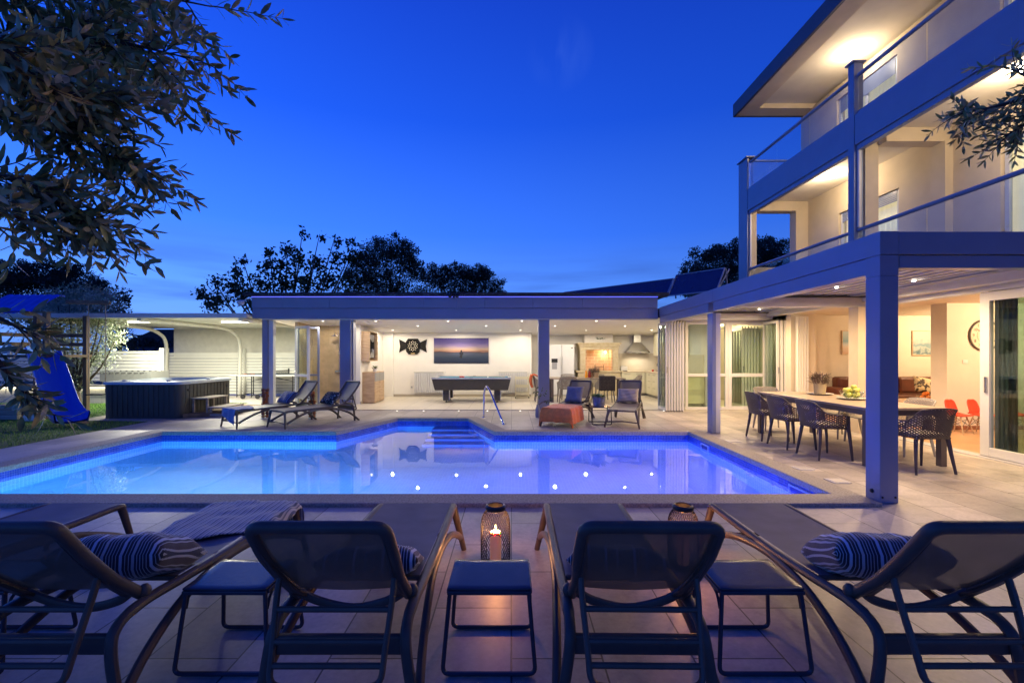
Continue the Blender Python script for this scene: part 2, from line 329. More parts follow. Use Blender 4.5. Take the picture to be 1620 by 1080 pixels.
struct(MB().prism([(-8.16,10.26),(-8.16,13.08),(-10.18,12.88),(-9.98,10.46)], -.02, .002).build('path', M['concrete']))

pool = thing('swimming_pool', 'large blue mosaic swimming pool with alcove of steps, lit from below the water', 'pool')
def ring(inner, outer, z0, z1):
    m = MB(); n = len(inner)
    for i in range(n):
        j = (i+1) % n
        a, b, c, d = inner[i], inner[j], outer[j], outer[i]
        m.add([(a[0],a[1],z0),(b[0],b[1],z0),(c[0],c[1],z0),(d[0],d[1],z0),(a[0],a[1],z1),(b[0],b[1],z1),(c[0],c[1],z1),(d[0],d[1],z1)],
              [(4,7,6,5),(0,1,5,4),(3,7,6,2)] )
    return m
ring([(x*1.0, y) for x, y in POOL], COPO, -.03, .04).build('coping', M['coping'], pool, bevel=.012)
def wallband(z0, z1, mx, my, nm, inset=0.0):
    n = len(POOL)
    for i in range(n):
        j = (i+1) % n; p, q = POOL[i], POOL[j]
        mm_ = mx if abs(p[1]-q[1]) < .01 else my
        MB().add([(p[0],p[1],z0),(q[0],q[1],z0),(q[0],q[1],z1),(p[0],p[1],z1)], [(0,1,2,3)]).build(nm, mm_, pool)
wallband(-.13, -.03, M['mosaic'], M['mosaic_y'], 'tile_band')
wallband(-.30, -.13, M['mosaic'], M['mosaic_y'], 'tile_band')
wallband(-1.05, -.30, M['liner_w'], M['liner_s'], 'basin_wall')
fl = MB(); fl.add([(x,y,-1.05) for x, y in POOL], [tuple(range(8))]); fl.build('basin_floor', M['liner'], pool)
st = MB()
for k in range(4):
    y0 = 8.75+.36*(3-k) if False else 9.95-.33*k
    z = -.24-.2*k
    st.box(-1.62, -.36-.0*k, y0, 10.46, z-.2, z)
# clip the steps to the chamfered side of the alcove
st = MB()
for k in range(4):
    y0 = 9.98-.36*k; z = -.22-.2*k
    xr = lambda y: -.32+(y-8.66)*(-.68/1.84)-.01
    st.prism([(-1.75+.0*k,y0),(min(xr(y0),-.33),y0),(xr(10.48),10.48),(-1.75,10.48)], z-.2, z)
st.build('steps', mat('step_mosaic', (.10,.22,.60), .5, var=.1, vscale=20), pool)
# skimmer mouths and inlet ring on the right-hand wall
fr = mat('pool_fitting', (.45,.55,.80), .4)
dk = mat('pool_fitting_dark', (.03,.05,.25), .5)
for y0, y1 in ((7.75,8.05),(5.12,5.50)):
    s = MB()
    for a, b, c, d in ((y0,y1,-.075,-.055),(y0,y1,-.225,-.205),(y0,y0+.02,-.205,-.075),(y1-.02,y1,-.205,-.075)): s.box(3.345,3.372,a,b,c,d)
    s.build('skimmer', fr, pool)
    box('skimmer_mouth', dk, pool, 3.36, 3.368, y0+.02, y1-.02, -.205, -.075)
def ringx(x, y, z, r, t, name, m):
    pts = [(x, y+r*math.cos(a*math.pi/10), z+r*math.sin(a*math.pi/10)) for a in range(20)]
    MB().tube(pts, t, 6, closed=True).build(name, m, pool, smooth=True)
ringx(3.355, 6.4, -.33, .11, .022, 'inlet', fr); ringx(3.355, 6.4, -.33, .05, .016, 'inlet', fr); ringx(3.355, 5.85, -.33, .03, .012, 'inlet', fr)
# underwater lamps on the near wall
def pool_lamp(x, y, z, power, col, ang=0):
    m = mat('pool_lamp_lens', (.9,.9,.9), .3, emit=col, es=3)
    o = MB().lathe([(0,0),(.10,.0),(.11,-.015),(.11,-.03)], (0,0), 20).build('pool_lamp', m, pool, smooth=True, loc=(x,y,z), rot=(R(-90),0,ang))
    lamp('AREA', 'lamp_light', pool, (x, y+.05, z), power, col, .20, rot=(R(90),0,ang))
for x, c, p in ((-5.2,(.09,.52,1),160),(-2.6,(.08,.36,1),145),(.3,(.13,.18,1),145),(2.4,(.15,.14,1),155)):
    pool_lamp(x, 4.84, -.62, p, c)
# water surface
wm = bpy.data.materials.new('pool_water'); wm.use_nodes = True; t = wm.node_tree; t.nodes.clear()
o_ = t.nodes.new('ShaderNodeOutputMaterial'); gb = t.nodes.new('ShaderNodeBsdfGlass'); gb.inputs['IOR'].default_value = 1.40; gb.inputs['Roughness'].default_value = 0; gb.inputs[0].default_value = (.93,.97,1,1)
tcw = t.nodes.new('ShaderNodeTexCoord'); nw = t.nodes.new('ShaderNodeTexNoise'); nw.inputs['Scale'].default_value = 1.6; nw.inputs['Detail'].default_value = 2
bw = t.nodes.new('ShaderNodeBump'); bw.inputs['Strength'].default_value = .07; bw.inputs['Distance'].default_value = .02
t.links.new(tcw.outputs['Object'], nw.inputs['Vector']); t.links.new(nw.outputs[0], bw.inputs['Height']); t.links.new(bw.outputs[0], gb.inputs['Normal']); t.links.new(gb.outputs[0], o_.inputs[0])
wt = MB().add([(x,y,-.125) for x, y in POOL], [tuple(range(8))]).build('water', wm); struct(wt)
for p in wt.data.polygons:
    if p.normal.z < 0: p.flip()

# ================================================================ POOL HOUSE
ph = thing('pool_house', 'long flat-roofed white pool house open to the terrace, with broad grey fascia', 'building')
pale = M['white']; fas = M['fascia']
struct(box('floor', M['tile_in'], None, -6.2, 7.0, 12.2, 17.3, .001, .006))
f = MB()
xs = [-6.92]; 
for px in (447.5,522,596.6,671,724,767,843,920.7,997,1040): xs.append(XX(px,12.15))
for a, b in zip(xs, xs[1:]): f.box(a+.004, b-.004, 12.12, 12.2, 2.745, 3.05)
f.build('fascia_panels', fas, ph, bevel=.003)
box('fascia_beam', fas, ph, -6.92, 3.92, 12.16, 12.45, 2.47, 2.738, bevel=.004)
box('fascia_core', M['black'], ph, -6.9, 3.9, 12.2, 12.44, 2.74, 3.04)
box('screen_track', M['alu_white'], ph, -6.7, 3.92, 12.2, 12.42, 2.445, 2.468)
led = mat('blue_led_strip', (.2,.2,.8), emit=(.12,.14,1), es=1.6)
box('led_strip', led, ph, -6.92, 3.90, 12.105, 12.118, 3.035, 3.048)
box('roof', M['darkroof'], ph, -7.08, 4.15, 11.98, 17.6, 3.052, 3.14, bevel=.01)
box('side_fascia', fas, ph, -6.92, -6.86, 12.22, 17.4, 2.47, 3.05)
box('rear_roof', M['darkroof'], ph, 4.15, 7.2, 12.6, 17.6, 2.66, 2.80)
c = MB().add([(-6.86,12.45,2.50),(7.1,12.45,2.50),(7.1,17.4,2.22),(-6.86,17.4,2.22),(-6.86,12.45,2.52),(7.1,12.45,2.52),(7.1,17.4,2.24),(-6.86,17.4,2.24)],[(0,1,2,3),(4,7,6,5)]); c.build('ceiling', mat('ceiling_white', (.90,.89,.87), .8, var=.02), ph)
for x0, x1 in ((XX(425.4,12.4),XX(431.3,12.4)+.1),):
    pass
box('column', fas, ph, -6.75, -6.60, 12.32, 12.6, 0, 2.46, bevel=.004)
box('door_post', M['alu_white'], ph, -6.595, -6.47, 12.36, 12.5, 0, 2.44, bevel=.004)
box('column', fas, ph, -4.64, -4.34, 12.3, 12.6, 0, 2.46, bevel=.004)
box('column', M['fascia'], ph, -4.335, -4.30, 12.38, 12.6, 0.002, 2.45)
box('column', fas, ph, .73, 1.03, 12.3, 12.6, 0, 2.46, bevel=.004)
box('partition_wall', pale, ph, -4.76, -4.58, 13.8, 16.3, 0, 2.45)
box('back_wall', pale, ph, -4.76, .72, 16.3, 16.5, 0, 2.36)
box('corner_pier', pale, ph, -4.579, -4.22, 16.18, 16.299, 0, 2.34)
box('recess_wall', pale, ph, .72, 5.6, 17.2, 17.4, 0, 2.3)
box('side_wall', pale, ph, .70, .74, 16.5, 17.2, 0, 2.3)
box('kitchen_wall', pale, ph, 5.55, 5.7, 12.7, 17.2, 0, 2.5)
box('rear_wall', M['house_pale'], ph, 5.7, 7.0, 15.5, 15.7, 0, 2.4)
box('outer_wall', M['house_pale'], ph, 7.0, 7.2, 11.6, 17.4, 0, 2.65)
M['stone'] = brickmat('shower_stone', (.50,.38,.22), (.56,.43,.26), (.40,.31,.2), .6, .9, .003, 'XZ', rough=.5, bump=.1, grain=.2, gscale=9)
M['stone_y'] = brickmat('shower_stone_side', (.50,.38,.22), (.56,.43,.26), (.40,.31,.2), .6, .9, .003, 'YZ', rough=.5, bump=.1, grain=.2, gscale=9)
box('shower_wall', M['stone'], ph, -6.25, -4.77, 14.2, 14.4, 0, 2.45)
box('shower_side_wall', M['stone_y'], ph, -6.3, -6.2, 13.25, 14.2, 0, 2.5)
sk = MB().box(-4.215,.70,16.275,16.298,.006,.09); sk.box(-4.578,-4.56,13.8,16.17,.006,.09)
sk.build('skirting', mat('skirting_tile', (.42,.37,.28), .4), ph)
tr = MB()
for y in (12.22, 12.27, 12.33): tr.box(-6.45, 4.5, y, y+.022, .004, .014)
tr.build('floor_track', M['steel'], ph)
M['floorled'] = mat('floor_led', (1,1,1), emit=(1,.92,.75), es=2.5, var=.01)
def floor_led(x, y, parent):
    MB().lathe([(0,.010),(.018,.010),(.022,.004)], (x,y), 12).build('floor_light', M['floorled'], parent)
for px in (628,670,725.5,771,823,1050): floor_led(XX(px,12.15), 12.15, ph)
SPOTW = (1.0,.86,.67)
def ceil_z(y): return 2.50-.0566*(y-12.45)
rows = [(13.0,'front',(510.7,594.4,708.9,825.6,943.5)),(14.2,'middle',(661,768.9,877.8,988.9)),(15.4,'rear',(621,722,823.3,926.7,1031))]
ordn = ['first','second','third','fourth','fifth']
for y, rn, pxs in rows:
    for i, px in enumerate(pxs):
        z = ceil_z(y)
        lab = f'{ordn[i]} round spotlight from the left in the {rn} row of the pool house ceiling'
        if rn == 'front' and i == 0: lab = 'small round spotlight in the ceiling over the stone shower'
        s = thing('ceiling_spotlight', lab, 'spotlight', (XX(px,y), y, z-.004), 0, 'recessed spotlights in the pool house ceiling')
        MB().lathe([(.038,-.004),(.038,.0),(.055,.0),(.055,-.006),(.038,-.006)], (0,0), 16).build('rim', M['alu_white'], s)
        MB().lathe([(0,-.008),(.027,-.008)], (0,0), 16).build('bulb', M['lampglow'], s)
        lamp('SPOT', 'light', s, (0,0,-.03), 38, SPOTW, .03, spot=178, blend=.25)
# glazed wall between pool house and house (frames + panes)
def framed(name, parent, x0, x1, z0, z1, y, mw=.07, d=.06, rails=(), mull=(), glass='glass_green', along='x', fm='alu_white'):
    """glazed panel in the xz plane at y; along='y' puts it in the yz plane at x=y"""
    m = MB()
    def b(a0, a1, c0, c1, dd=d):
        if along == 'x': m.box(a0, a1, y-dd/2, y+dd/2, c0, c1)
        else: m.box(y-dd/2, y+dd/2, a0, a1, c0, c1)
    b(x0, x0+mw, z0, z1); b(x1-mw, x1, z0, z1); b(x0+mw, x1-mw, z0, z0+mw); b(x0+mw, x1-mw, z1-mw, z1)
    for z in rails: b(x0+mw, x1-mw, z-mw/2, z+mw/2, d*.9)
    for x in mull: b(x-mw/2, x+mw/2, z0+mw, z1-mw, d*.8)
    fo = m.build(name, M[fm], parent, bevel=.004)
    g = MB()
    if along == 'x': g.box(x0+mw*.9, x1-mw*.9, y-.004, y+.004, z0+mw*.9, z1-mw*.9)
    else: g.box(y-.004, y+.004, x0+mw*.9, x1-mw*.9, z0+mw*.9, z1-mw*.9)
    g.build('pane', M[glass], fo)
    return fo
gw = thing('glass_wall', 'white framed glazed wall of tall panes with a middle rail, at the corner under the pergola', 'glass wall')
zt = ZZ(508.5,12.3); zr = ZZ(593,12.3)
framed('window_frame', gw, XX(1083.5,12.3), XX(1151,12.3), .02, zt, 12.3, .075, rails=(zr,))
framed('window_frame', gw, XX(1151,12.3)+.004, XX(1221,12.3), .02, zt, 12.3, .095, rails=(zr,))
framed('window_frame', gw, XX(1221,12.3)+.01, XX(1221,12.3)+.25, .02, zt, 12.3, .03)
box('head_rail', M['alu_white'], gw, XX(1052,12.3), XX(1245,12.3), 12.24, 12.38, zt+.002, zt+.09)
def fold_stack(name, label, x0, x1, y, n, zt, zb=.02, rz=0):
    s = thing(name, label, 'folding door', ((x0+x1)/2, y, 0), rz)
    w_ = (x1-x0)/n
    for i in range(n):
        x = -(x1-x0)/2+w_*(i+.5)
        lf = MB(); 
        lf.box(x-w_*.36, x+w_*.36, 0, .035, zb, zt); lf.box(x-w_*.36, x+w_*.36, .62, .655, zb, zt)
        lf.box(x-w_*.36, x+w_*.36, .035, .62, zb, zb+.07); lf.box(x-w_*.36, x+w_*.36, .035, .62, zt-.07, zt)
        l = lf.build('folded_leaf', M['alu_white'], s, bevel=.004)
        MB().box(x-.004, x+.004, .035, .62, zb+.07, zt-.07).build('pane', M['glass'], l)
        MB().box(x-w_*.40, x-w_*.05, -.012, .022, zt+.002, zt+.045).add([],[]).build('roller', M['black'], l)
        MB().box(x-w_*.40, x-w_*.05, -.012, .022, zb-.018, zb-.002).build('roller', M['black'], l)
    MB().tube(rpath([(-(x1-x0)/2+w_*.5,-.002,1.18),(-(x1-x0)/2+w_*.5,-.03,1.18),(-(x1-x0)/2+w_*.5,-.03,1.02)],.01), .008, 6).build('handle', M['steel'], s)
    return s
fold_stack('folding_glass_door', 'stack of seven white folded glass door leaves beside the kitchen', XX(1052.5,12.0), XX(1083,12.0), 12.0, 7, ZZ(509.5,12.0))
fold_stack('folding_glass_door', 'short stack of folded white glass door leaves behind the far end of the outdoor table', XX(1228,11.6), XX(1246,11.6), 11.6, 3, ZZ(506.5,11.6))
f3 = fold_stack('folding_glass_door', 'grey folded door leaves seen dimly through the corner glazing', 6.45, 6.95, 12.75, 6, 2.25)
# open glazed door of the shower end
gd = thing('glass_door', 'white framed glass door standing open beside the shower', 'door', (-6.42,12.5,0), 0)
d = thing('leafpivot', None, None) if False else None
def leaf(par):
    m = MB(); a = Vector((-6.02,12.95,0)) ; 
    return m
o = framed('door_leaf', gd, 0, .62, .02, 2.30, 0, .06, rails=(.92,), glass='glass'); o.location = (.33,.35,0); o.rotation_euler = (0,0,R(-32))
MB().tube(rpath([(.05,-.03,1.05),(.05,-.07,1.05),(.16,-.07,1.05)],.01), .009, 6).build('handle', M['steel'], o)
o = framed('door_leaf', gd, 0, .62, .02, 2.30, 0, .05, rails=(.92,), glass='glass', fm='alu_grey'); o.location = (.27,.55,0); o.rotation_euler = (0,0,R(8))

# ================================================================ PERGOLA
pg = thing('pergola', 'large grey aluminium pergola with louvred roof over the outdoor dining table', 'pergola')
def pxl(y): return 3.60+.0275*y
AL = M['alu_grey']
def ypost(y0, y1, w_, z1, zb=0, m=AL, x=None):
    x = pxl(y0) if x is None else x
    return MB().prism([(x,y0),(x+w_,y0),(x+w_,y1),(x,y1)], zb, z1).build('post', m, pg, bevel=.006)
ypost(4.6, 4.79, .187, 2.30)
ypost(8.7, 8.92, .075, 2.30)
ypost(8.72, 8.92, .09, 2.30, x=pxl(8.7)+.08, m=M['alu_white'])
def sidebeam(y0, y1, z0, z1, dx, w_, m=AL, nm='beam'):
    a, b = pxl(y0)+dx, pxl(y1)+dx
    return MB().prism([(a,y0),(a+w_,y0),(b+w_,y1),(b,y1)], z0, z1).build(nm, m, pg, bevel=.004)
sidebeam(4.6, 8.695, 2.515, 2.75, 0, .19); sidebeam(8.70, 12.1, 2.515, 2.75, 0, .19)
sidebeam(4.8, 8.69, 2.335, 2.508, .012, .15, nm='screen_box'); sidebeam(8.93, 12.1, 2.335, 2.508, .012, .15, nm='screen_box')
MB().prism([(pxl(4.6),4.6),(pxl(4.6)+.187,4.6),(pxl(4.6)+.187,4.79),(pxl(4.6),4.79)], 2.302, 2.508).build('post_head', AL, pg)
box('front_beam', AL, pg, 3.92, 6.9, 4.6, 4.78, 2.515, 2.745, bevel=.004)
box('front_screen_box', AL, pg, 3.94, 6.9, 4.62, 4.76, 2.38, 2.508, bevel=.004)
box('cross_beam', M['alu_white'], pg, 4.03, 6.9, 8.72, 8.92, 2.42, 2.60, bevel=.004)
box('end_beam', M['alu_white'], pg, 4.11, 6.9, 12.0, 12.18, 2.42, 2.66, bevel=.004)
box('wall_beam', M['alu_white'], pg, 6.72, 6.9, 4.79, 11.99, 2.50, 2.70, bevel=.004)
box('gutter', M['black'], pg, 4.03, 6.72, 8.60, 8.70, 2.59, 2.61)
box('gutter', M['black'], pg, 4.12, 6.72, 11.88, 11.98, 2.59, 2.61)
lv = MB(); 
for bay in ((4.82,8.66),(8.95,11.93)):
    x = 4.02
    while x < 6.68:
        m_ = .215
        lv.add([(x,bay[0],2.625),(x+m_-.012,bay[0],2.65),(x+m_-.012,bay[1],2.65),(x,bay[1],2.625),(x,bay[0],2.645),(x+m_-.012,bay[0],2.67),(x+m_-.012,bay[1],2.67),(x,bay[1],2.645)],
               [(0,3,2,1),(4,5,6,7),(0,1,5,4),(1,2,6,5),(2,3,7,6),(3,0,4,7)])
        x += m_
lv.build('louvre_roof', M['alu_white'], pg)
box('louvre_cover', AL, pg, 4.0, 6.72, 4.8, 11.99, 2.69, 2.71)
for (x, y) in ((5.2,5.35),(6.15,5.35),(5.1,6.4),(6.1,6.9),(5.43,7.6),(6.3,7.7),(5.47,10.0),(6.15,10.0),(5.3,11.2),(6.1,11.2)):
    o = MB().lathe([(0,0),(.022,0),(.028,.012)], (0,0), 12).build('spotlight', M['lampglow'], pg, loc=(x,y,2.612))
    lamp('SPOT', 'light', o, (0,0,-.03), 105, (1,.69,.38), .03, spot=172, blend=.8)
bolt = MB()
for x, z in ((3.75,.06),(3.88,.06)): bolt.ball((x,4.597,z), .011, 8)
bolt.build('bolt', M['black'], pg)
MB().ball((pxl(4.6)-.002,4.70,.10), .022, 10).build('cable_gland', M['black'], pg)
# ================================================================ HOUSE
hs = thing('house', 'three-storey cream house with glass-railed balconies behind the pergola', 'house')
HP, HW = M['house_plaster'], M['house_pale']
def wallx(name, m, par, x0, x1, y0, y1, z0, z1, holes):
    """wall in the yz plane with rectangular holes (ya,yb,za,zb)"""
    b = MB(); ys = sorted({y0,y1,*[h[0] for h in holes],*[h[1] for h in holes]})
    for a, c in zip(ys, ys[1:]):
        hz = sorted([(h[2],h[3]) for h in holes if h[0] <= a+1e-6 and h[1] >= c-1e-6])
        z = z0
        for p, q in hz:
            if p > z+1e-4: b.box(x0,x1,a,c,z,p)
            z = q
        if z < z1-1e-4: b.box(x0,x1,a,c,z,z1)
    return b.build(name, m, par)
BX = 6.40
# upper walls
wallx('upper_wall', HP, hs, 8.05, 8.3, -2, 12.65, 2.86, 8.12, [(9.46,11.2,2.86,4.97),(4.9,7.49,2.86,5.02),(9.5,11.26,6.35,7.78),(5.9,7.5,6.35,7.78)])
box('gable_wall', HP, hs, 8.3, 16, 12.45, 12.65, 2.86, 8.12)
box('balcony_floor', HW, hs, BX+.02, 8.049, -2, 12.8, 2.72, 2.855)
box('balcony_floor', HW, hs, BX+.16, 8.049, -2, 12.62, 5.66, 5.95)
box('wall_pilaster', HP, hs, 7.90, 8.049, 8.29, 8.58, 2.86, 5.40)
box('ceiling_beam', HP, hs, 6.86, 8.049, 8.32, 8.56, 5.402, 5.659)
box('inner_column', HP, hs, 6.60, 6.85, 8.49, 8.75, 2.86, 5.659)
box('inner_column', HP, hs, 6.44, 6.65, 12.34, 12.62, 2.86, 5.659)
box('end_column', HP, hs, 7.72, 8.048, 12.34, 12.62, 2.86, 5.40)
box('end_beam', HP, hs, 6.651, 8.048, 12.34, 12.62, 5.401, 5.659)
box('end_parapet', HP, hs, 6.651, 7.719, 12.40, 12.60, 2.86, 3.88)
# grey cladding posts and beams
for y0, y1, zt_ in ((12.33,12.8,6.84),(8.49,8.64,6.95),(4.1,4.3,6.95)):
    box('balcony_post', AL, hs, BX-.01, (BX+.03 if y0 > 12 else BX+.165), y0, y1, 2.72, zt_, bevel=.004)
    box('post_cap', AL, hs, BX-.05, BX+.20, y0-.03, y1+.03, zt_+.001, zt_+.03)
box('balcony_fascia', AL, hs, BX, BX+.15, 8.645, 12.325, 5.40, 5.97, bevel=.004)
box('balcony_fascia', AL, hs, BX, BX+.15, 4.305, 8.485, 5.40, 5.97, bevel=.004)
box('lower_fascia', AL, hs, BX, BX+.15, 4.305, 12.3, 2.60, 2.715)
for y0, y1 in ((8.65,12.32),(4.31,8.48)):
    box('screen_housing', AL, hs, BX+.03, BX+.13, y0, y1, 5.30, 5.398, bevel=.004)
    box('screen_guide', M['alu_white'], hs, BX+.04, BX+.09, y1-.045, y1, 3.87, 5.299)
    box('screen_guide', M['alu_white'], hs, BX+.04, BX+.09, y0, y0+.045, 3.87, 5.299)
def railing(y0, y1, zb, zt_, n, posts=True):
    r = thing('glass_railing', None, None); del r['label']; del r['category']; r.parent = hs; r.name = 'balcony_railing'
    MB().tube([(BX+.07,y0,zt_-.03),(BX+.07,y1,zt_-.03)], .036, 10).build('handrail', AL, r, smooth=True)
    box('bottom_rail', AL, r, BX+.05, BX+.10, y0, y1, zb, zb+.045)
    L_ = (y1-y0)/n
    for i in range(n):
        box('glass_panel', M['glass_rail'], r, BX+.07, BX+.08, y0+L_*i+.012, y0+L_*(i+1)-.012, zb+.046, zt_-.06)
    return r
railing(8.65, 12.32, 5.99, 6.74, 3); railing(4.31, 8.48, 5.99, 6.74, 3)
railing(8.65, 12.32, 2.93, 3.85, 3); railing(4.31, 8.48, 2.93, 3.85, 3)
# end glass of the top balcony
box('end_glass', M['glass_rail'], hs, 6.46, 7.95, 12.5, 12.51, 5.98, 6.80)
box('end_rail', AL, hs, 6.44, 8.04, 12.47, 12.54, 6.801, 6.84)
# roof with framed soffit
box('roof', HW, hs, 6.62, 16, -2, 12.15, 8.20, 8.40)
rb = MB(); rb.box(6.2, 6.62, -2, 12.55, 8.08, 8.39); rb.box(6.621, 16, 12.151, 12.55, 8.08, 8.39)
rb.build('roof_border', HP, hs)
M['edge_dark'] = mat('roof_edge_metal', (.07,.07,.09), .5)
box('roof_edge', M['edge_dark'], hs, 6.14, 6.199, -2, 12.61, 8.07, 8.42); box('roof_edge', M['edge_dark'], hs, 6.2, 16, 12.551, 12.61, 8.07, 8.42)
# openings
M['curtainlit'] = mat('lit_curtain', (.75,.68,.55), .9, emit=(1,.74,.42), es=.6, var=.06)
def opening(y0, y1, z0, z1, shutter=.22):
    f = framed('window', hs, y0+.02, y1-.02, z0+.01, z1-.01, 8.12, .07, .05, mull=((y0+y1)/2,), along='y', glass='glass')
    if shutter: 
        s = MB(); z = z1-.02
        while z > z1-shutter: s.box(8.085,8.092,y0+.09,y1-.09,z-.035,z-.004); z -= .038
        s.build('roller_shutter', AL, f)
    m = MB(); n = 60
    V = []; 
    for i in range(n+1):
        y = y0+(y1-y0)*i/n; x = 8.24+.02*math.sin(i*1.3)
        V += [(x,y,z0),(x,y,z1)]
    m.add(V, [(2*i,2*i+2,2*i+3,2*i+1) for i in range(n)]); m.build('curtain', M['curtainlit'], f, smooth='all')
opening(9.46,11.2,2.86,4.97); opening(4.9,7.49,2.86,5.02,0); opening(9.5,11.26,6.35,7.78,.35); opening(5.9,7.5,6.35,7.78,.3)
def ceiling_lamp(x, y, z, p, label, r=.16):
    s = thing('ceiling_lamp', label, 'lamp', (x,y,z), 0, 'round lamps on the balcony ceilings')
    MB().lathe([(r+.01,0),(r+.01,-.02),(r-.01,-.022)], (0,0), 24).build('lamp_base', M['alu_white'], s, smooth=True)
    MB().lathe([(r-.005,-.02),(r*.85,-.05),(r*.5,-.07),(0,-.078)], (0,0), 24).build('lamp_shade', M['lampglow'], s, smooth=True)
    lamp('POINT', 'light', s, (0,0,-.26), p, (1,.77,.50), .12)
ceiling_lamp(7.55, 10.05, 8.19, 48, 'round lit lamp under the roof overhang of the top balcony')
ceiling_lamp(7.37, 10.5, 5.655, 50, 'round lit lamp on the far part of the lower balcony ceiling')
ceiling_lamp(7.35, 6.5, 5.655, 58, 'round lit lamp on the lower balcony ceiling behind the olive sprig')
ceiling_lamp(7.55, 5.5, 8.19, 50, 'round lit lamp under the roof at the near end of the top balcony')

# ---- ground floor
M['woodfloor'] = brickmat('orange_floor', (.50,.28,.14), (.56,.33,.17), (.3,.17,.09), 1.2, .2, .003, 'XY', rough=.35, bump=.1, grain=.12)
struct(box('floor', M['woodfloor'], None, 7.06, 14, 2, 12.1, .001, .012))
M['warmwall'] = mat('warm_wall', (.70,.62,.50), .85, var=.04, vscale=3, bump=.25, bscale=120)
WW = M['warmwall']
box('room_ceiling', WW, hs, 6.92, 14, 2, 12.2, 2.53, 2.59)
box('front_column', HP, hs, 6.63, 6.92, 8.70, 8.95, 0, 2.418)
box('clock_wall', WW, hs, 8.68, 14, 9.07, 9.42, 0.012, 2.529)
box('sofa_room_wall', WW, hs, 7.0, 14, 12.0, 12.2, 0.012, 2.529)
box('sofa_room_pier', WW, hs, 7.0, 7.62, 11.4, 11.999, 0.012, 2.529)
box('sofa_room_pier', WW, hs, 7.621, 8.1, 11.72, 11.999, 0.012, 2.529)
box('far_wall', WW, hs, 13.8, 14, 2, 12, 0.012, 2.529)
box('skirting', mat('skirting_wood', (.30,.12,.06), .5), hs, 8.665, 13.8, 9.05, 9.068, .013, .09)
tb = MB()
for x in (6.86,6.93,7.0): tb.box(x, x+.03, 2, 8.9, .004, .022)
tb.build('sliding_track', M['alu_white'], hs)
box('head_track', M['alu_white'], hs, 6.93, 7.1, 2, 9.3, 2.42, 2.529)
box('bulkhead', WW, hs, 7.0, 13.8, 9.07, 9.40, 2.30, 2.529) if False else None
sd = thing('sliding_door', 'wide white framed sliding glass door half open near the red chairs', 'door', (6.95,0,0))
o = framed('door_frame', sd, 3.9, 6.72, .025, 2.41, 0, .13, .07, along='y', glass='glass')
MB().box(-.06,-.035,6.61,6.64,.95,1.18).build('handle', M['steel'], sd, bevel=.005)
M['door_dark'] = mat('door_profile', (.10,.11,.10), .4)
for k in range(5):
    xk = .07+.042*k; framed('door_frame', sd, 3.9+.05*k, (6.95+xk)*720/(766+7*k), .03, 2.40, xk, .05, .03, along='y', glass='glass', fm='door_dark')
def added_room_lamp(x, y, p, label):  # unseen ceiling lamps, added to light the indoor rooms
    s = thing('ceiling_lamp', label, 'lamp', (x,y,2.529), 0)
    MB().lathe([(.2,0),(.2,-.03),(0,-.035)], (0,0), 24).build('lamp_base', M['alu_white'], s)
    MB().lathe([(.19,-.036),(.15,-.07),(0,-.085)], (0,0), 24).build('lamp_shade', M['lampglow'], s, smooth=True)
    lamp('POINT', 'light', s, (0,0,-.2), p, (1,.72,.43), .12)
added_room_lamp(9.8, 7.3, 220, 'added unseen ceiling lamp inside the ground floor room with the clock')
added_room_lamp(11.0, 10.5, 150, 'added unseen ceiling lamp above the brown sofa')
added_room_lamp(6.3, 14.0, 70, 'added unseen ceiling lamp behind the glazed corner wall')
# curtain by the short folding stack
cu = MB(); V = []
for i in range(31):
    x = 7.02+.34*i/30; y = 11.25+.03*math.sin(i*1.1); V += [(x,y,.03),(x-.10*0,y,2.45)]
cu.add(V, [(2*i,2*i+2,2*i+3,2*i+1) for i in range(30)]); tag(cu.build('curtain', mat('white_curtain', (.8,.78,.72), .9), smooth='all'), 'narrow white curtain hanging beside the short folding door stack', 'curtain')

# ================================================================ CARPORT, FENCES, LOW WALL
cp = thing('carport', 'pale carport with curved posts and tube-lit flat roof, left of the pool house', 'carport')
CW = M['cw'] = mat('pale_metal', (.66,.66,.58), .45, var=.05)
rf = MB(); rf.add([(-13.9,12.0,2.47),(-6.95,12.0,2.50),(-6.95,17.0,2.47),(-13.9,17.0,2.45)], [(0,1,2,3)])
MB().box(-13.9,-6.95,12.0,17.36,2.50,2.56).build('roof_sheet', CW, cp)
rbm = MB()
for i in range(28): x = -13.8+.25*i; rbm.box(x, x+.03, 12.02, 16.98, 2.562, 2.585)
rbm.build('roof_rib', CW, cp)
box('roof_edge', CW, cp, -13.95, -6.95, 11.94, 11.998, 2.47, 2.59)
for x in (-12.6,-9.9,-7.2):
    MB().tube(crv([(x,16.6,0),(x,16.6,1.0),(x,16.6,1.9),(x,16.3,2.25),(x,15.6,2.42),(x,14.2,2.44),(x,12.1,2.44)], 5), .06, 10).build('curved_post', CW, cp, smooth=True)
tubem = mat('lit_tube', (1,1,1), emit=(1,.93,.70), es=9)
for x0, x1 in ((-11.45,-10.08),(-8.65,-7.4)):
    o = box('light_tube', tubem, cp, x0, x1, 13.58, 13.62, 2.46, 2.495)
    lamp('AREA', 'light', o, ((x0+x1)/2,13.6,2.45), 210, (1,.95,.76), 1.5, sy=.06)
box('back_panel', mat('beige_sheet', (.70,.68,.58), .8, var=.06), cp, XX(275,17.3), -6.95, 17.3, 17.35, 1.45, 2.499)
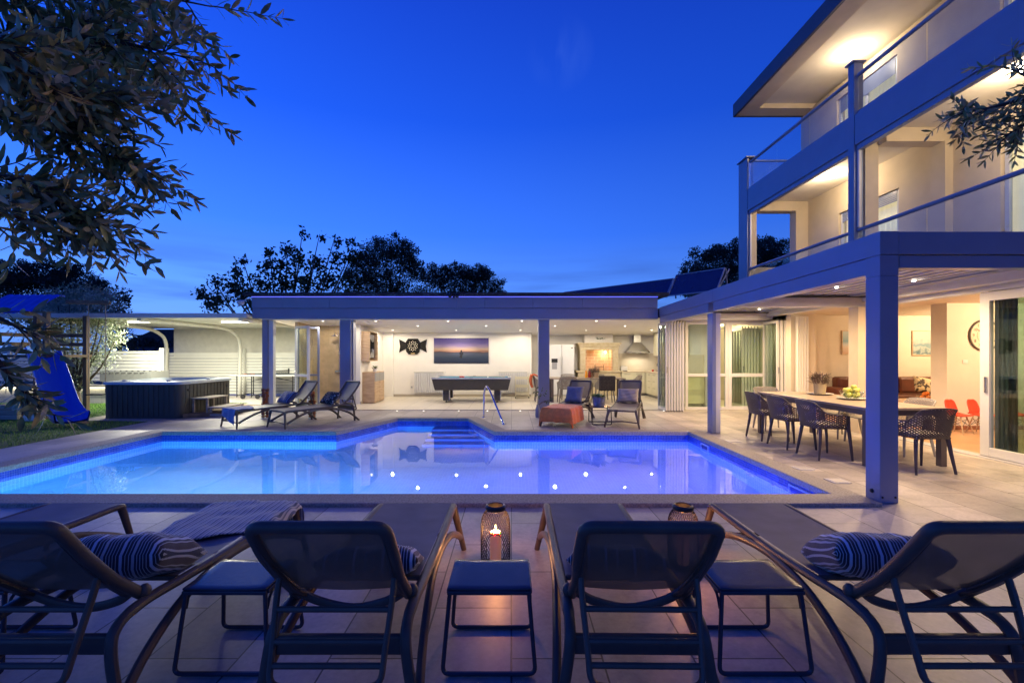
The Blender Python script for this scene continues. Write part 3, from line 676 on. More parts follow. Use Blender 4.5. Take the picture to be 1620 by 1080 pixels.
def slatfence(name, label, x0, x1, y, z0, z1, n, group, step=.11):
    f = thing(name, label, 'fence', (x0, y, 0), 0, group); w_ = (x1-x0)/n
    for i in range(n):
        m = MB(); z = z0+.03
        while z+.09 < z1: m.box(w_*i+.06, w_*(i+1)-.06, -.012, .012, z, z+step-.018); z += step
        m.build('slat_panel', M['fencewhite'], f)
    for i in range(n+1): MB().box(w_*i-.05, w_*i+.05, -.04, .04, 0, z1+.06).build('post', M['fencewhite'], f, bevel=.004)
    return f
M['fencewhite'] = mat('fence_white', (.72,.72,.64), .5, var=.04, vscale=2)
slatfence('slat_fence', 'white slatted fence standing behind the hot tub and carport posts', -12.75, -7.0, 16.85, .02, 1.68, 2, 'white slatted fences')
slatfence('slat_fence', 'white slatted fence on the left above the lit low wall behind the slide', -18.9, -11.45, 14.9, .62, 1.66, 3, 'white slatted fences')
lw = thing('low_wall', 'low white block wall lit by a strip along its top', 'wall', (0,0,0))
M['block'] = brickmat('white_block', (.50,.47,.38), (.54,.51,.42), (.35,.33,.27), .4, .2, .006, 'XZ', rough=.8, bump=.5)
box('wall_blocks', M['block'], lw, -18.9, -10.35, 14.0, 14.2, 0, .50)
box('wall_cap', M['concrete'], lw, -18.9, -10.33, 13.94, 14.75, .50, .56)
ls = box('led_strip', mat('lit_strip_low', (1,1,1), emit=(1,.93,.70), es=2.2, var=.01), lw, -18.5, -10.4, 13.955, 13.975, .485, .499)
lamp('AREA', 'light', ls, (-14.4,13.93,.485), 9, (1,.90,.62), 8, sy=.04, rot=(R(35),0,0))
# neighbour's house and garden wall beyond
nh = thing('neighbour_house', 'dark low neighbour house with pitched roof seen under the carport', 'house', (-27,38,0))
MB().box(-5,6,0,8,0,2.2).build('wall', mat('dusk_render', (.10,.12,.2), .9), nh)
MB().prismy([(-5.6,2.2),(6.6,2.2),(3.5,3.6),(-2.5,3.6)], -.4, 8.4).build('roof', mat('dark_tiles', (.06,.045,.045), .8, var=.2), nh)
for x in (-3,2.5): MB().box(x,x+1.2,-.03,-.001,.8,1.9).build('window', M['black'], nh)
# solar panels on the pool house roof
sp = mat('solar_cell', (.012,.02,.07), .18, var=.1, coat=.6)
def solar(a, b, h, label):
    a = Vector(a); b = Vector(b); t = thing('solar_panel', label, 'solar panel', (a.x,a.y,3.14), 0, 'solar panels on the pool house roof')
    back = Vector((b.y-a.y, -(b.x-a.x), 0)).normalized(); back = -back if back.y < 0 else back
    o = Vector((a.x,a.y,3.14)); up = Vector((0,0,h))+back*.45
    lo = Vector((0,0,.04))
    P = [a-o+lo, b-o+lo, b-o+up, a-o+up]; th = back*.03
    MB().add(P+[p+th for p in P], [(0,1,2,3),(7,6,5,4),(0,4,5,1),(1,5,6,2),(2,6,7,3),(3,7,4,0)]).build('panel', sp, t)
    fr_ = MB()
    for i in range(4): fr_.bar(P[i]-back*.008, P[(i+1)%4]-back*.008, .03, .03)
    fr_.build('frame', AL, t)
    MB().bar(P[1]+th, P[2]+th*8, .03,.03).bar(P[2]+th, P[1]+back*.6, .03, .03).build('bracket', AL, t)
Yb = 12.9; solar((XX(1057,Yb+.1),Yb+.1,3.14),(XX(1134,Yb-1.0),Yb-1.0,3.14),.68,'tilted dark blue solar panel at the right end of the roof, nearest the pergola')
solar((1.6,16.2,3.14),(XX(1054,Yb+.3),Yb+.3,3.14),.62,'long dark blue solar panel lying on the roof left of the upright one')
# small lamp and camera fixtures on the fascia
fx = thing('floodlight', 'small black twin floodlight clamped over the middle of the fascia', 'floodlight', (XX(718,12.05),12.05,3.06))
MB().box(-.03,.03,-.02,.05,-.05,.05).build('bracket', M['black'], fx, bevel=.005)
for s in (-1,1): MB().lathe([(0,0),(.05,0),(.06,.09),(0,.10)], (0,0), 12).build('lamp_head', M['black'], fx, loc=(s*.09,-.05,-.02), rot=(R(60),0,R(15*s)), smooth=True)
fx = thing('floodlight', 'small white floodlight on the left end of the fascia', 'floodlight', (-7.0,12.1,2.95))
MB().tube([(0.1,.05,.05),(-.05,0,.03),(-.1,-.02,-.02)], .015, 8).build('bracket', M['alu_white'], fx)
MB().lathe([(0,0),(.07,0),(.09,.10),(0,.12)], (0,0), 12).build('lamp_head', M['alu_white'], fx, loc=(-.14,-.05,-.12), rot=(R(20),0,0), smooth=True)
# ================================================================ FURNITURE
def fabric(name, col, wv=700, rough=.75, a=1.0):
    m = bpy.data.materials.new(name); m.use_nodes = True; t = m.node_tree; b = t.nodes['Principled BSDF']; n = t.nodes.new; l = t.links.new
    g = n('ShaderNodeTexCoord'); w1 = n('ShaderNodeTexWave'); w1.inputs['Scale'].default_value = wv/6; w1.bands_direction = 'X'; l(g.outputs['Object'], w1.inputs[0])
    w2 = n('ShaderNodeTexWave'); w2.inputs['Scale'].default_value = wv/6; w2.bands_direction = 'Y'; l(g.outputs['Object'], w2.inputs[0])
    mu = n('ShaderNodeMath'); mu.operation = 'MULTIPLY'; l(w1.outputs['Fac'], mu.inputs[0]); l(w2.outputs['Fac'], mu.inputs[1])
    nz = n('ShaderNodeTexNoise'); nz.inputs['Scale'].default_value = 5; nz.inputs['Detail'].default_value = 4; l(g.outputs['Object'], nz.inputs[0])
    r = n('ShaderNodeValToRGB'); r.color_ramp.elements[0].position = .3; r.color_ramp.elements[1].position = .7
    r.color_ramp.elements[0].color = (*[c*.82 for c in col],1); r.color_ramp.elements[1].color = (*[c*1.15 for c in col],1); l(nz.outputs[0], r.inputs[0]); l(r.outputs[0], b.inputs['Base Color'])
    bp = n('ShaderNodeBump'); bp.inputs['Strength'].default_value = .25; bp.inputs['Distance'].default_value = .001; l(mu.outputs[0], bp.inputs['Height']); l(bp.outputs[0], b.inputs['Normal'])
    b.inputs['Roughness'].default_value = rough; b.inputs['Specular IOR Level'].default_value = .2 if rough > .5 else .5
    if a < 1: b.inputs['Alpha'].default_value = a
    return m
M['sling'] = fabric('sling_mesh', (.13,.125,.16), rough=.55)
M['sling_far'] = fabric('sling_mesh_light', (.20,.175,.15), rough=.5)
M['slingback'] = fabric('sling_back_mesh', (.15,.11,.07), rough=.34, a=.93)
def make_lounger(name, label, group, sling, back, res, half=.275, mesh_seg=10):
    t = thing(name, label, 'sun lounger', (0,0,0), 0, group)
    h = half
    # seat rails with foot legs (one continuous bent tube each side)
    for s in (-1, 1):
        p = crv([(s*(h+.075),-.035,.0),(s*(h+.03),-.012,.20),(s*(h+.004),.0,.315),(s*h,.035,.352),(s*h,.35,.352),(s*h,.8,.358),(s*h,1.15,.375),(s*h,1.42,.392),(s*h,1.56,.36),(s*(h+.01),1.60,.26),(s*(h+.05),1.60,0)], 5)
        rr = [.017+.006*min(1, i/8) if i < 9 else (.0235 if i < 38 else .021) for i in range(len(p))]
        MB().tube(p, rr, mesh_seg, flat=1.15).build('side_rail', res, t, smooth=True)
        p = crv([(s*(h+.052),.012,.115),(s*(h+.045),.18,.20),(s*(h+.03),.42,.288),(s*(h+.02),.72,.335),(s*(h+.02),1.0,.33),(s*(h+.032),1.25,.285),(s*(h+.05),1.50,.17),(s*(h+.075),1.70,0)], 5)
        MB().tube(p, .020, mesh_seg, flat=1.2).build('arched_leg', res, t, smooth=True)
        MB().ball((s*(h-.008),1.405,.432), .026, 10, 1.25).build('pivot_knob', res, t, smooth=True)
    MB().tube([(-(h+.055),-.018,.115),(0,-.01,.135),((h+.055),-.018,.115)], .013, 8).build('foot_crossbar', res, t, smooth=True)
    MB().tube(crv([(-h,.014,.345),(-h*.6,.008,.344),(0,.006,.344),(h*.6,.008,.344),(h,.014,.345)],4), .016, 8).build('foot_rail', res, t, smooth=True)
    MB().box(-h,h,1.555,1.585,.255,.335).build('rear_crossbar', res, t, bevel=.008)
    MB().grid(lambda u,v: (-h+.02+(2*h-.04)*u, .0+1.19*v, .370+.026*v**2-.012*math.sin(math.pi*u)*min(1,v*3)), 10, 16).build('seat_sling', sling, t, smooth='all')
    MB().tube([(-h+.02,1.19,.385),(h-.02,1.19,.385)], .014, 8).build('seat_crossbar', res, t, smooth=True)
    # backrest
    y0,z0,y1,z1 = 1.40,.415,1.795,.866
    def bk(x, q, o=0): return (x, y0+(y1-y0)*q+.015*math.sin(math.pi*q)+o*.76, z0+(z1-z0)*q-.02*math.sin(math.pi*q)+o*-.64)
    w0, w1 = h-.028, h-.02
    fr_ = rpath([bk(-w0,0), bk(-w0*.99,.35), bk(-w1,.7), bk(-w1+.005,1.0), bk(w1-.005,1.0), bk(w1,.7), bk(w0*.99,.35), bk(w0,0)], .045, 6)
    MB().tube(fr_, .0245, mesh_seg, flat=1.0).build('backrest_frame', res, t, smooth=True)
    MB().tube(crv([bk(-w0,.10),bk(-w0*.6,-.02,.03),bk(0,-.075,.05),bk(w0*.6,-.02,.03),bk(w0,.10)],6), .0155, 8, flat=1.3).build('curved_bar', res, t, smooth=True)
    def hw(v): return .195+(w0-.005-.195)*min(1, v/.8)**.8
    def slg(u, v):
        x, y, z = bk(0, .17+.80*v); wd = hw(.1+.9*v)
        c = .010*math.sin(math.pi*u)*(1-.6*v)
        return ((2*u-1)*wd, y+c*.76, z-c*.64)
    for s in (-1,1):
        MB().grid(lambda u,v: (lambda a: (s*(w0-.005-(w0-.005-hw(v*.9))*u), a[1]+.004, a[2]+.002))(bk(0,.06+.86*v,.014)), 3, 8).build('side_web', res, t, solid=.014, smooth='all')
    MB().grid(slg, 12, 10).build('backrest_sling', back, t, smooth='all')
    # ladder-shaped prop
    pt = Vector((0,1.60,.60)); pb = Vector((0,1.73,.235)); a, b = .235, .215
    L_ = lambda x, q: (x, pt.y+(pb.y-pt.y)*q, pt.z+(pb.z-pt.z)*q)
    pr = rpath([L_(-a,-.05), L_(-a*1.0,.2), L_(-b*1.02,.75), L_(-b,1.0), (0,pb.y+.004,pb.z-.012), L_(b,1.0), L_(b*1.02,.75), L_(a*1.0,.2), L_(a,-.05)], .07, 5)
    pp = MB().tube(pr, .0125, 8, flat=1.2).build('prop_frame', res, t, smooth=True)
    for q in (.33,.62,.83): MB().tube([L_(-a+.008,q), L_(a-.008,q)], .0105, 8, flat=1.2).build('prop_rung', res, pp, smooth=True)
    return t
LG = 'sun loungers in the near row'
near0 = make_lounger('sun_lounger', 'x', LG, M['sling'], M['slingback'], M['resin'])
FY = 3.47
near = [(-3.24,-.02,'sun lounger cut off at the left edge, only its bare foot end in view'),
        (-1.93,0,'sun lounger in the near row with a ribbed towel over its foot end'),
        (-.715,0,'bare dark sun lounger left of the side table between the two middle loungers'),
        (.545,-.015,'bare dark sun lounger just right of the tall lit candle lantern'),
        (1.80,.0,'rightmost near sun lounger, with a large striped cushion on its seat')]
for i, (x, rz, lab) in enumerate(near):
    if i == 0: near0.location = (x,FY,0); near0.rotation_euler = (0,0,math.pi+rz); near0['label'] = lab
    else: dup(near0, (x,FY,0), math.pi+rz, lab)
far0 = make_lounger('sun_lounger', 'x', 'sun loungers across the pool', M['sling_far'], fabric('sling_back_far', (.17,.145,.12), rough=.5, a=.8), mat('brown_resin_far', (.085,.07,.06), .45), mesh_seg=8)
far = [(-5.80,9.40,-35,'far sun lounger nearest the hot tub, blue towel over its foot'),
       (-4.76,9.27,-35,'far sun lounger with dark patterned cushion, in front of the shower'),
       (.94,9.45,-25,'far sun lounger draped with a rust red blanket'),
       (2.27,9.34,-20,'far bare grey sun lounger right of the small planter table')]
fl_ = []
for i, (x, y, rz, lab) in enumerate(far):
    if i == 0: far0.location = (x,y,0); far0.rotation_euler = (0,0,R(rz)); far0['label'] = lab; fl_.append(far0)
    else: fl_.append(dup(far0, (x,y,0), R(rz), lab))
# side tables
def make_side_table():
    t = thing('side_table', 'x', 'side table', (0,0,0), 0, 'low side tables between the near loungers')
    w_, d_, H = .20, .155, .378
    n = 12
    MB().grid(lambda u,v: ((2*u-1)*w_, (2*v-1)*d_, H+.012-.004*math.sin(math.pi*u)), 8, 8).build('table_top', M['resin_t'], t, solid=.012, bevel=.004, smooth='all')
    MB().box(-w_,w_,-d_-.004,-d_+.012,H-.014,H+.004).box(-w_,w_,d_-.012,d_+.004,H-.014,H+.004).box(-w_-.004,-w_+.012,-d_+.013,d_-.013,H-.014,H+.004).box(w_-.012,w_+.004,-d_+.013,d_-.013,H-.014,H+.004).build('rim', M['resin_t'], t, bevel=.003)
    for s in (-1,1):
        y0, y1 = s*(d_-.012), s*(d_+.028)
        MB().tube(rpath([(-w_+.012,y0,H-.012),(-w_-.018,y1,.011),(w_+.018,y1,.011),(w_-.012,y0,H-.012)],.035,5), .0105, 8).build('leg_frame', M['resin_t'], t, smooth=True)
    for s in (-1,1): MB().tube(crv([(s*(w_-.006),-d_+.02,H-.09),(s*(w_-.004),-d_+.05,H-.03),(s*(w_-.004),0,H-.012),(s*(w_-.004),d_-.05,H-.03),(s*(w_-.006),d_-.02,H-.09)],3), .007, 6).build('brace', M['resin_t'], t, smooth=True)
    return t
st0 = make_side_table()
for i, (x, lab) in enumerate([(-2.60,'low dark side table cut off by the left edge of the picture'),(-1.36,'low dark side table between the towel lounger and the bare lounger'),
                              (-.105,'low dark side table in front of the tall lit candle lantern'),(1.19,'low dark side table left of the lounger with the big striped cushion')]):
    if i == 0: st0.location = (x,2.31,0); st0['label'] = lab
    else: dup(st0, (x,2.31,0), 0, lab)
# lanterns
def make_lantern():
    t = thing('candle_lantern', 'x', 'lantern', (0,0,0), 0, 'wire mesh candle lanterns')
    wire = mat('bronze_wire', (.018,.014,.012), .6)
    prof = [(.098,.008),(.104,.04),(.105,.25),(.102,.32),(.090,.362),(.072,.388),(.062,.40)]
    def rad(z):
        for (r0,z0),(r1,z1) in zip(prof, prof[1:]):
            if z <= z1: return r0+(r1-r0)*(z-z0)/(z1-z0)
        return prof[-1][0]
    m = MB(); n = 34
    for s in (-1,1):
        for k in range(n):
            pts = []
            for i in range(17):
                z = .008+.392*i/16; a = 2*math.pi*k/n+s*z*5.2; da = (a-(-math.pi/2)+math.pi)%(2*math.pi)-math.pi
                if abs(da) < .62*(1 if z < .17 else math.sqrt(max(0,1-((z-.17)/.09)**2))) and z < .26:
                    if len(pts) > 1: m.tube(pts, .0018, 3, cap=False)
                    pts = []; continue
                r = rad(z); pts.append((r*math.cos(a), r*math.sin(a), z))
            if len(pts) > 1: m.tube(pts, .0018, 3, cap=False)
    m.build('wire_mesh', wire, t)
    arch = []
    for i in range(21):
        q = i/20
        if q < .3: z = .008+.162*q/.3; da = -.62
        elif q > .7: z = .008+.162*(1-q)/.3; da = .62
        else: th = math.pi*(q-.3)/.4; z = .17+.09*math.sin(th); da = -.62*math.cos(th)
        r = rad(z)+.001; a = -math.pi/2+da; arch.append((r*math.cos(a), r*math.sin(a), z))
    MB().tube(arch, .003, 6).build('door_arch', wire, t)
    for z, r, q, nm in ((.006,.098,.005,'base_ring'),):
        MB().tube([(r*math.cos(a*math.pi/16), r*math.sin(a*math.pi/16), z) for a in range(32)], q, 6, closed=True).build(nm, wire, t, smooth=True)
    MB().lathe([(.052,.395),(.058,.392),(.070,.398),(.074,.412),(.070,.426),(.058,.431),(.052,.426),(.052,.395)], (0,0), 28).build('rim', M['black'], t, smooth=True)
    MB().lathe([(0,.004),(.098,.004),(.098,.010),(0,.010)], (0,0), 28).build('base', wire, t)
    wax = mat('candle_wax', (.85,.62,.45), .5, var=.04, emit=(1,.34,.10), es=.14); wb = wax.node_tree.nodes['Principled BSDF']; wb.inputs['Subsurface Weight'].default_value = .6; wb.inputs['Subsurface Radius'].default_value = (.05,.02,.008); wb.inputs['Subsurface Scale'].default_value = .6  # faint even emission stands in for flame light inside the wax
    c = MB().lathe([(0,.011),(.040,.011),(.040,.232),(.036,.240),(.022,.234),(0,.230)], (0,0), 24).build('candle', wax, t, smooth=True)
    fm = mat('flame', (1,.6,.2), emit=(1,.55,.18), es=28)
    MB().lathe([(0,.243),(.005,.248),(.0068,.257),(.005,.272),(.002,.285),(0,.291)], (0,0), 12).build('flame', fm, c, smooth=True)
    MB().tube([(0,0,.228),(0,0,.245)], .0012, 5).build('wick', M['black'], c)
    lamp('POINT', 'light', c, (0,0,.268), 13, (1,.40,.12), .012)
    return t
l0 = make_lantern(); l0.location = (-.113,3.25,0); l0['label'] = 'wire mesh lantern with a tall burning candle, fully visible in the middle'
dup(l0, (1.226,3.25,0), R(12), 'wire mesh lantern half hidden behind a lounger backrest')
# cushions
def cushion(name, label, m, c, size, rot, cat='cushion', grp=None, plump=1.0, name2=None):
    W_, H_, T_ = size
    def sf(sgn):
        def fn(u, v):
            a, b = 2*u-1, 2*v-1
            e = (1-a**4)*(1-b**4); q = T_/2*plump*max(0, e)**.55
            k = 1-.07*(1-abs(a)**3)*abs(b)**3*1.0; kk = 1-.07*(1-abs(b)**3)*abs(a)**3
            q2 = q+.006*math.sin(7*a+3*b)*e+.004*math.sin(13*b-5*a)*e
            return (a*W_/2*kk, b*H_/2*k, sgn*q2)
        return fn
    o = MB().grid(sf(1), 20, 16).grid(sf(-1), 20, 16).build(name, m, None, smooth='all')
    o.location = c; o.rotation_euler = rot; tag(o, label, cat, grp); return o
kn = (.015,.02,.035); cb = (.42,.44,.46); br = (.05,.03,.025)
stripe1 = stripemat('cushion_stripes', [(0,kn),(.07,cb),(.10,kn),(.17,cb),(.20,kn),(.27,cb),(.30,kn),(.38,cb),(.41,kn),(.50,(.55,.6,.68)),(.60,kn),(.68,cb),(.71,br),(.80,cb),(.83,kn),(.9,(.5,.5,.5))], 7.5)
for x, lab in ((-1.90,'navy and cream striped cushion on the lounger with the towel'),(1.80,'navy and cream striped cushion on the rightmost near lounger'),
               (-.70,'striped cushion mostly hidden behind the backrest left of the middle'),(.53,'striped cushion mostly hidden behind the backrest right of the middle')):
    big = x in (-1.90, 1.80)
    cushion('cushion', lab, stripe1, (x, 2.27 if big else 2.29, .50 if big else .46), (.53 if big else .50,.40 if big else .32,.20 if big else .15), (R(-22), 0, R(6 if x < 0 else -8)), grp='cushions on the near loungers')
M['knit'] = stripemat('knit_towel', [(0,(.10,.12,.17)),(.3,(.55,.53,.50)),(.62,(.18,.19,.22)),(.8,(.50,.48,.44))], 26, axis=0, bump=.8)
def drape(name, label, cat, m, cx, cy, rz, w_, y0, y1, zf, over, side, grid=(40,40), ripple=.012, cut=0, zoff=.0, seed=1):
    """cloth over a lounger seat: local y from y0 to y1 (y<0 hangs over the foot), x over the sides"""
    def fn(u, v):
        x = (2*u-1)*(w_/2+side); y = y0-over+(y1-y0+over)*v+cut*(u-.5)
        sx = max(0, abs(x)-w_/2); z = zf+zoff+.012*(mnoise.noise(Vector((x*6+seed, y*6, 0)))+.6*mnoise.noise(Vector((x*15, y*11, seed))))
        ox = x; oy = y
        if sx > 0: ox = math.copysign(w_/2+.03*min(1,sx*20)+.10*sx+ripple*math.sin(y*26+seed), x); z -= sx*.95
        sy = max(0, y0-y)
        if sy > 0: oy = y0-.02-.10*sy+ripple*math.sin(x*24+seed); z -= sy*.95
        return (ox, oy, max(.015, z))
    o = MB().grid(fn, *grid).build(name, m, None, smooth='all', solid=.006)
    o.location = (cx,cy,0); o.rotation_euler = (0,0,rz); tag(o, label, cat); return o
drape('towel', 'ribbed grey blue towel spread over the foot of a near lounger', 'towel', M['knit'], -1.93, FY, math.pi+R(2), .60, .02, .72, .385, .10, .06, cut=.30, zoff=.008, seed=3)
rust = mat('rust_blanket', (.80,.19,.03), .9, var=.15, vscale=14, bump=.8, bscale=130, sheen=.4)
drape('blanket', 'rust red blanket hanging over the foot of a far lounger', 'blanket', rust, .94, 9.45, R(-25), .62, -.03, .75, .385, .30, .33, ripple=.006, zoff=.012, seed=5)
bluet = stripemat('blue_towel', [(0,(.05,.08,.22)),(.5,(.16,.22,.42))], 40, axis=0)
drape('towel', 'blue striped towel over the foot of the far lounger nearest the hot tub', 'towel', bluet, -5.80, 9.40, R(-35), .58, -.02, .42, .385, .24, .012, grid=(60,50), cut=-.18, ripple=.008, zoff=.008, seed=9)
def onfar(i, dy, z, dx=0):
    x, y, rz, _ = far[i]; a = R(rz); return (x-math.sin(a)*dy+math.cos(a)*dx, y+math.cos(a)*dy+math.sin(a)*dx, z)
fs = stripemat('far_stripes', [(0,(.04,.06,.16)),(.2,(.30,.30,.32)),(.3,(.03,.04,.1)),(.6,(.14,.18,.32)),(.8,(.03,.04,.10))], 9)
cushion('cushion', 'blue striped cushion on the far lounger beside the hot tub', fs, onfar(0,1.20,.53), (.50,.34,.15), (R(46),0,R(-35)), grp='cushions on the far loungers')
dotm = mat('dark_pattern_cloth', (.02,.022,.035), .85, col2=(.16,.16,.18), vscale=26, var=.5)
dr = [n for n in dotm.node_tree.nodes if n.type == 'VALTORGB'][0]; dr.color_ramp.elements[0].position = .52; dr.color_ramp.elements[1].position = .56
cushion('cushion', 'black cushion with small pale pattern on a far lounger', dotm, onfar(1,1.20,.53), (.50,.34,.16), (R(46),0,R(-35)), grp='cushions on the far loungers')
bc = mat('blue_grey_cloth', (.20,.20,.24), .9, var=.12, bump=.4, bscale=200); 
cushion('cushion', 'plain blue grey square cushion behind the rust blanket', bc, onfar(2,1.24,.58), (.42,.42,.15), (R(62),0,R(-25)), grp='cushions on the far loungers')
fg = stripemat('fine_grey_stripes', [(0,(.26,.22,.18)),(.5,(.48,.42,.34))], 30, axis=1)
cushion('cushion', 'finely striped taupe cushion on the rightmost far lounger', fg, onfar(3,1.22,.56), (.48,.36,.15), (R(60),0,R(-20)), grp='cushions on the far loungers')

# ---------------------------------------------------------------- dining chairs (net shell armchair)
def perfmat(name, col):
    m = bpy.data.materials.new(name); m.use_nodes = True; t = m.node_tree; n = t.nodes.new; l = t.links.new
    b = t.nodes['Principled BSDF']; b.inputs['Base Color'].default_value = (*col,1); b.inputs['Roughness'].default_value = .45
    o = t.nodes['Material Output']; u = n('ShaderNodeUVMap'); mp = n('ShaderNodeMapping'); mp.inputs['Scale'].default_value = (50,25,1); mp.inputs['Rotation'].default_value = (0,0,R(0)); l(u.outputs[0], mp.inputs[0])
    sp_ = n('ShaderNodeSeparateXYZ'); l(mp.outputs[0], sp_.inputs[0])
    def sn(i):
        a = n('ShaderNodeMath'); a.operation = 'MULTIPLY'; a.inputs[1].default_value = math.pi; l(sp_.outputs[i], a.inputs[0]); s = n('ShaderNodeMath'); s.operation = 'SINE'; l(a.outputs[0], s.inputs[0]); return s
    mu = n('ShaderNodeMath'); mu.operation = 'MULTIPLY'; l(sn(0).outputs[0], mu.inputs[0]); l(sn(1).outputs[0], mu.inputs[1])
    gt = n('ShaderNodeMath'); gt.operation = 'GREATER_THAN'; gt.inputs[1].default_value = .33; l(mu.outputs[0], gt.inputs[0])
    tr = n('ShaderNodeBsdfTransparent'); mx = n('ShaderNodeMixShader'); l(gt.outputs[0], mx.inputs[0]); l(b.outputs[0], mx.inputs[1]); l(tr.outputs[0], mx.inputs[2]); l(mx.outputs[0], o.inputs[0])
    return m
def make_net_chair(label, group, col, cushion_m=None, name='dining_chair'):
    t = thing(name, label, 'chair', (0,0,0), 0, group)     # faces +y, back at -y
    res = mat(name+'_resin', col, .45, var=.06); pm = perfmat(name+'_net', col)
    # wrap-around shell: s from -1 (left arm front) over the back to +1
    nu, nv = 40, 12; V = []; UV = []
    def outline(s):
        a = abs(s)
        if a < .42: x = .235*s/.42; y = -.235-.03*math.cos(s/.42*math.pi/2)
        else:
            q = (a-.42)/.58; x = math.copysign(.235+.052*min(1,q*2.2), s); y = -.235+.40*q
        return x, y
    def top(s):
        a = abs(s)
        if a < .40: return .835-.02*(a/.4)**2
        if a < .62: q = (a-.40)/.22; q = q*q*(3-2*q); return .815+(.665-.815)*q
        return .665-.03*(a-.62)/.38
    b_ = MB(); W2 = []
    for j in range(nv+1):
        v = j/nv
        for i in range(nu+1):
            s = 2*i/nu-1; x, y = outline(s); zt_ = top(s); zb_ = .445
            z = zb_+(zt_-zb_)*v; sc_ = .90+.10*v; lean = -.05*v*(1 if abs(s) < .45 else max(0, 1-(abs(s)-.45)*3))
            W2.append((x*sc_, y*(.93+.07*v)+lean, z)); UV.append((i/nu, (z-.44)/.4))
    F = [(j*(nu+1)+i, j*(nu+1)+i+1, (j+1)*(nu+1)+i+1, (j+1)*(nu+1)+i) for j in range(nv) for i in range(nu)]
    me = bpy.data.meshes.new('shell'); me.from_pydata(W2, [], F); me.materials.append(pm); uvl = me.uv_layers.new()
    for lp in me.loops: uvl.data[lp.index].uv = UV[lp.vertex_index]
    me.polygons.foreach_set('use_smooth', [True]*len(me.polygons))
    o = bpy.data.objects.new('backrest_shell', me); COL.objects.link(o); o.parent = t
    m_ = o.modifiers.new('t','SOLIDIFY'); m_.thickness = .006
    rimp = [W2[nv*(nu+1)+i] for i in range(nu+1)]
    MB().tube(rimp, .009, 6).build('rim', res, t, smooth=True)
    MB().grid(lambda u,v: ((2*u-1)*.225*(.96+.04*v), -.225+.44*v, .452-.012*math.sin(math.pi*u)*math.sin(math.pi*v)-.015*max(0,v-.85)/.15), 8, 8).build('seat', res, t, solid=.022, bevel=.006, smooth='all')
    for s in (-1,1):
        p = [(s*.262,-.24,0),(s*.235,-.205,.25),(s*.212,-.185,.44)]
        MB().tube(p, [.0135,.019,.023], 6, flat=1.2).build('leg', res, t, smooth=True)
        p = [(s*.268,.225,0),(s*.250,.205,.28),(s*.245,.185,.45),(s*.275,.165,.638)]
        MB().tube(p, [.0135,.019,.022,.016], 6, flat=1.2).build('leg', res, t, smooth=True)
    if cushion_m:
        def cf(sg):
            return lambda u,v: ((2*u-1)*.215, -.19+.40*v, .487+sg*.024*((1-(2*u-1)**6)*(1-(2*v-1)**6))**.5)
        cc = MB().grid(cf(1), 12, 12).grid(cf(-1), 12, 12).build('seat_pad', cushion_m, t, smooth='all')
        MB().tube(crv([(-.2,-.19,.47),(-.225,-.21,.40),(-.22,-.22,.30)],3), .003, 4).tube(crv([(-.2,-.19,.47),(-.235,-.20,.42),(-.24,-.20,.33)],3), .003, 4).build('tie', cushion_m, cc)
    return t
cream_str = stripemat('seat_pad_stripes', [(0,(.45,.42,.36)),(.55,(.10,.09,.08))], 34, axis=0)
brown = (.075,.055,.055)
ca = make_net_chair('x', 'brown net armchairs on the pool side of the outdoor table', brown, cream_str)
pos = [(4.58,8.15,'farthest brown armchair on the pool side of the outdoor table'),(4.57,7.43,'middle brown armchair on the pool side of the outdoor table'),(4.60,6.70,'nearest brown armchair on the pool side, striped pad on its seat')]
for i, (x, y, lab) in enumerate(pos):
    if i == 0: ca.location = (x,y,0); ca.rotation_euler = (0,0,R(-90)); ca['label'] = lab
    else: dup(ca, (x,y,0), R(-90)+(.03 if i == 1 else -.02), lab)
dup(ca, (5.30,5.93,0), R(3), 'dark net armchair at the near end of the outdoor table, right of the post')
cg = make_net_chair('x', 'grey net armchairs on the house side of the outdoor table', (.30,.27,.24))
for i, (x, y, r, lab) in enumerate([(5.99,6.95,90,'pale grey armchair on the house side, nearest the camera'),(6.02,7.65,90,'pale grey armchair on the house side behind the big pergola post'),(6.02,8.35,90,'pale grey armchair on the house side beyond the fruit bowl'),(5.25,9.15,180,'pale grey armchair at the far end of the outdoor table')]):
    if i == 0: cg.location = (x,y,0); cg.rotation_euler = (0,0,R(r)); cg['label'] = lab
    else: dup(cg, (x,y,0), R(r), lab)
# outdoor dining table
dt = thing('dining_table', 'long taupe outdoor dining table under the pergola', 'table', (5.3,7.45,0))
tw = mat('table_laminate', (.30,.235,.18), .35, var=.12, vscale=2, stretch=(8,1,1), bump=.05)
MB().box(-.54,.54,-1.36,1.36,.755,.79).build('table_top', tw, dt, bevel=.006)
lgm = mat('table_leg', (.12,.09,.075), .5)
MB().box(-.50,.50,-1.32,-1.28,.68,.754).box(-.50,.50,1.28,1.32,.68,.754).box(-.50,-.47,-1.279,1.279,.68,.754).box(.47,.50,-1.279,1.279,.68,.754).build('apron', lgm, dt, bevel=.003)
for sx in (-1,1):
    for sy in (-1,1): MB().box(sx*.50-.04,sx*.50+.04,sy*1.31-.04,sy*1.31+.04,0,.752).build('leg', lgm, dt, bevel=.004)
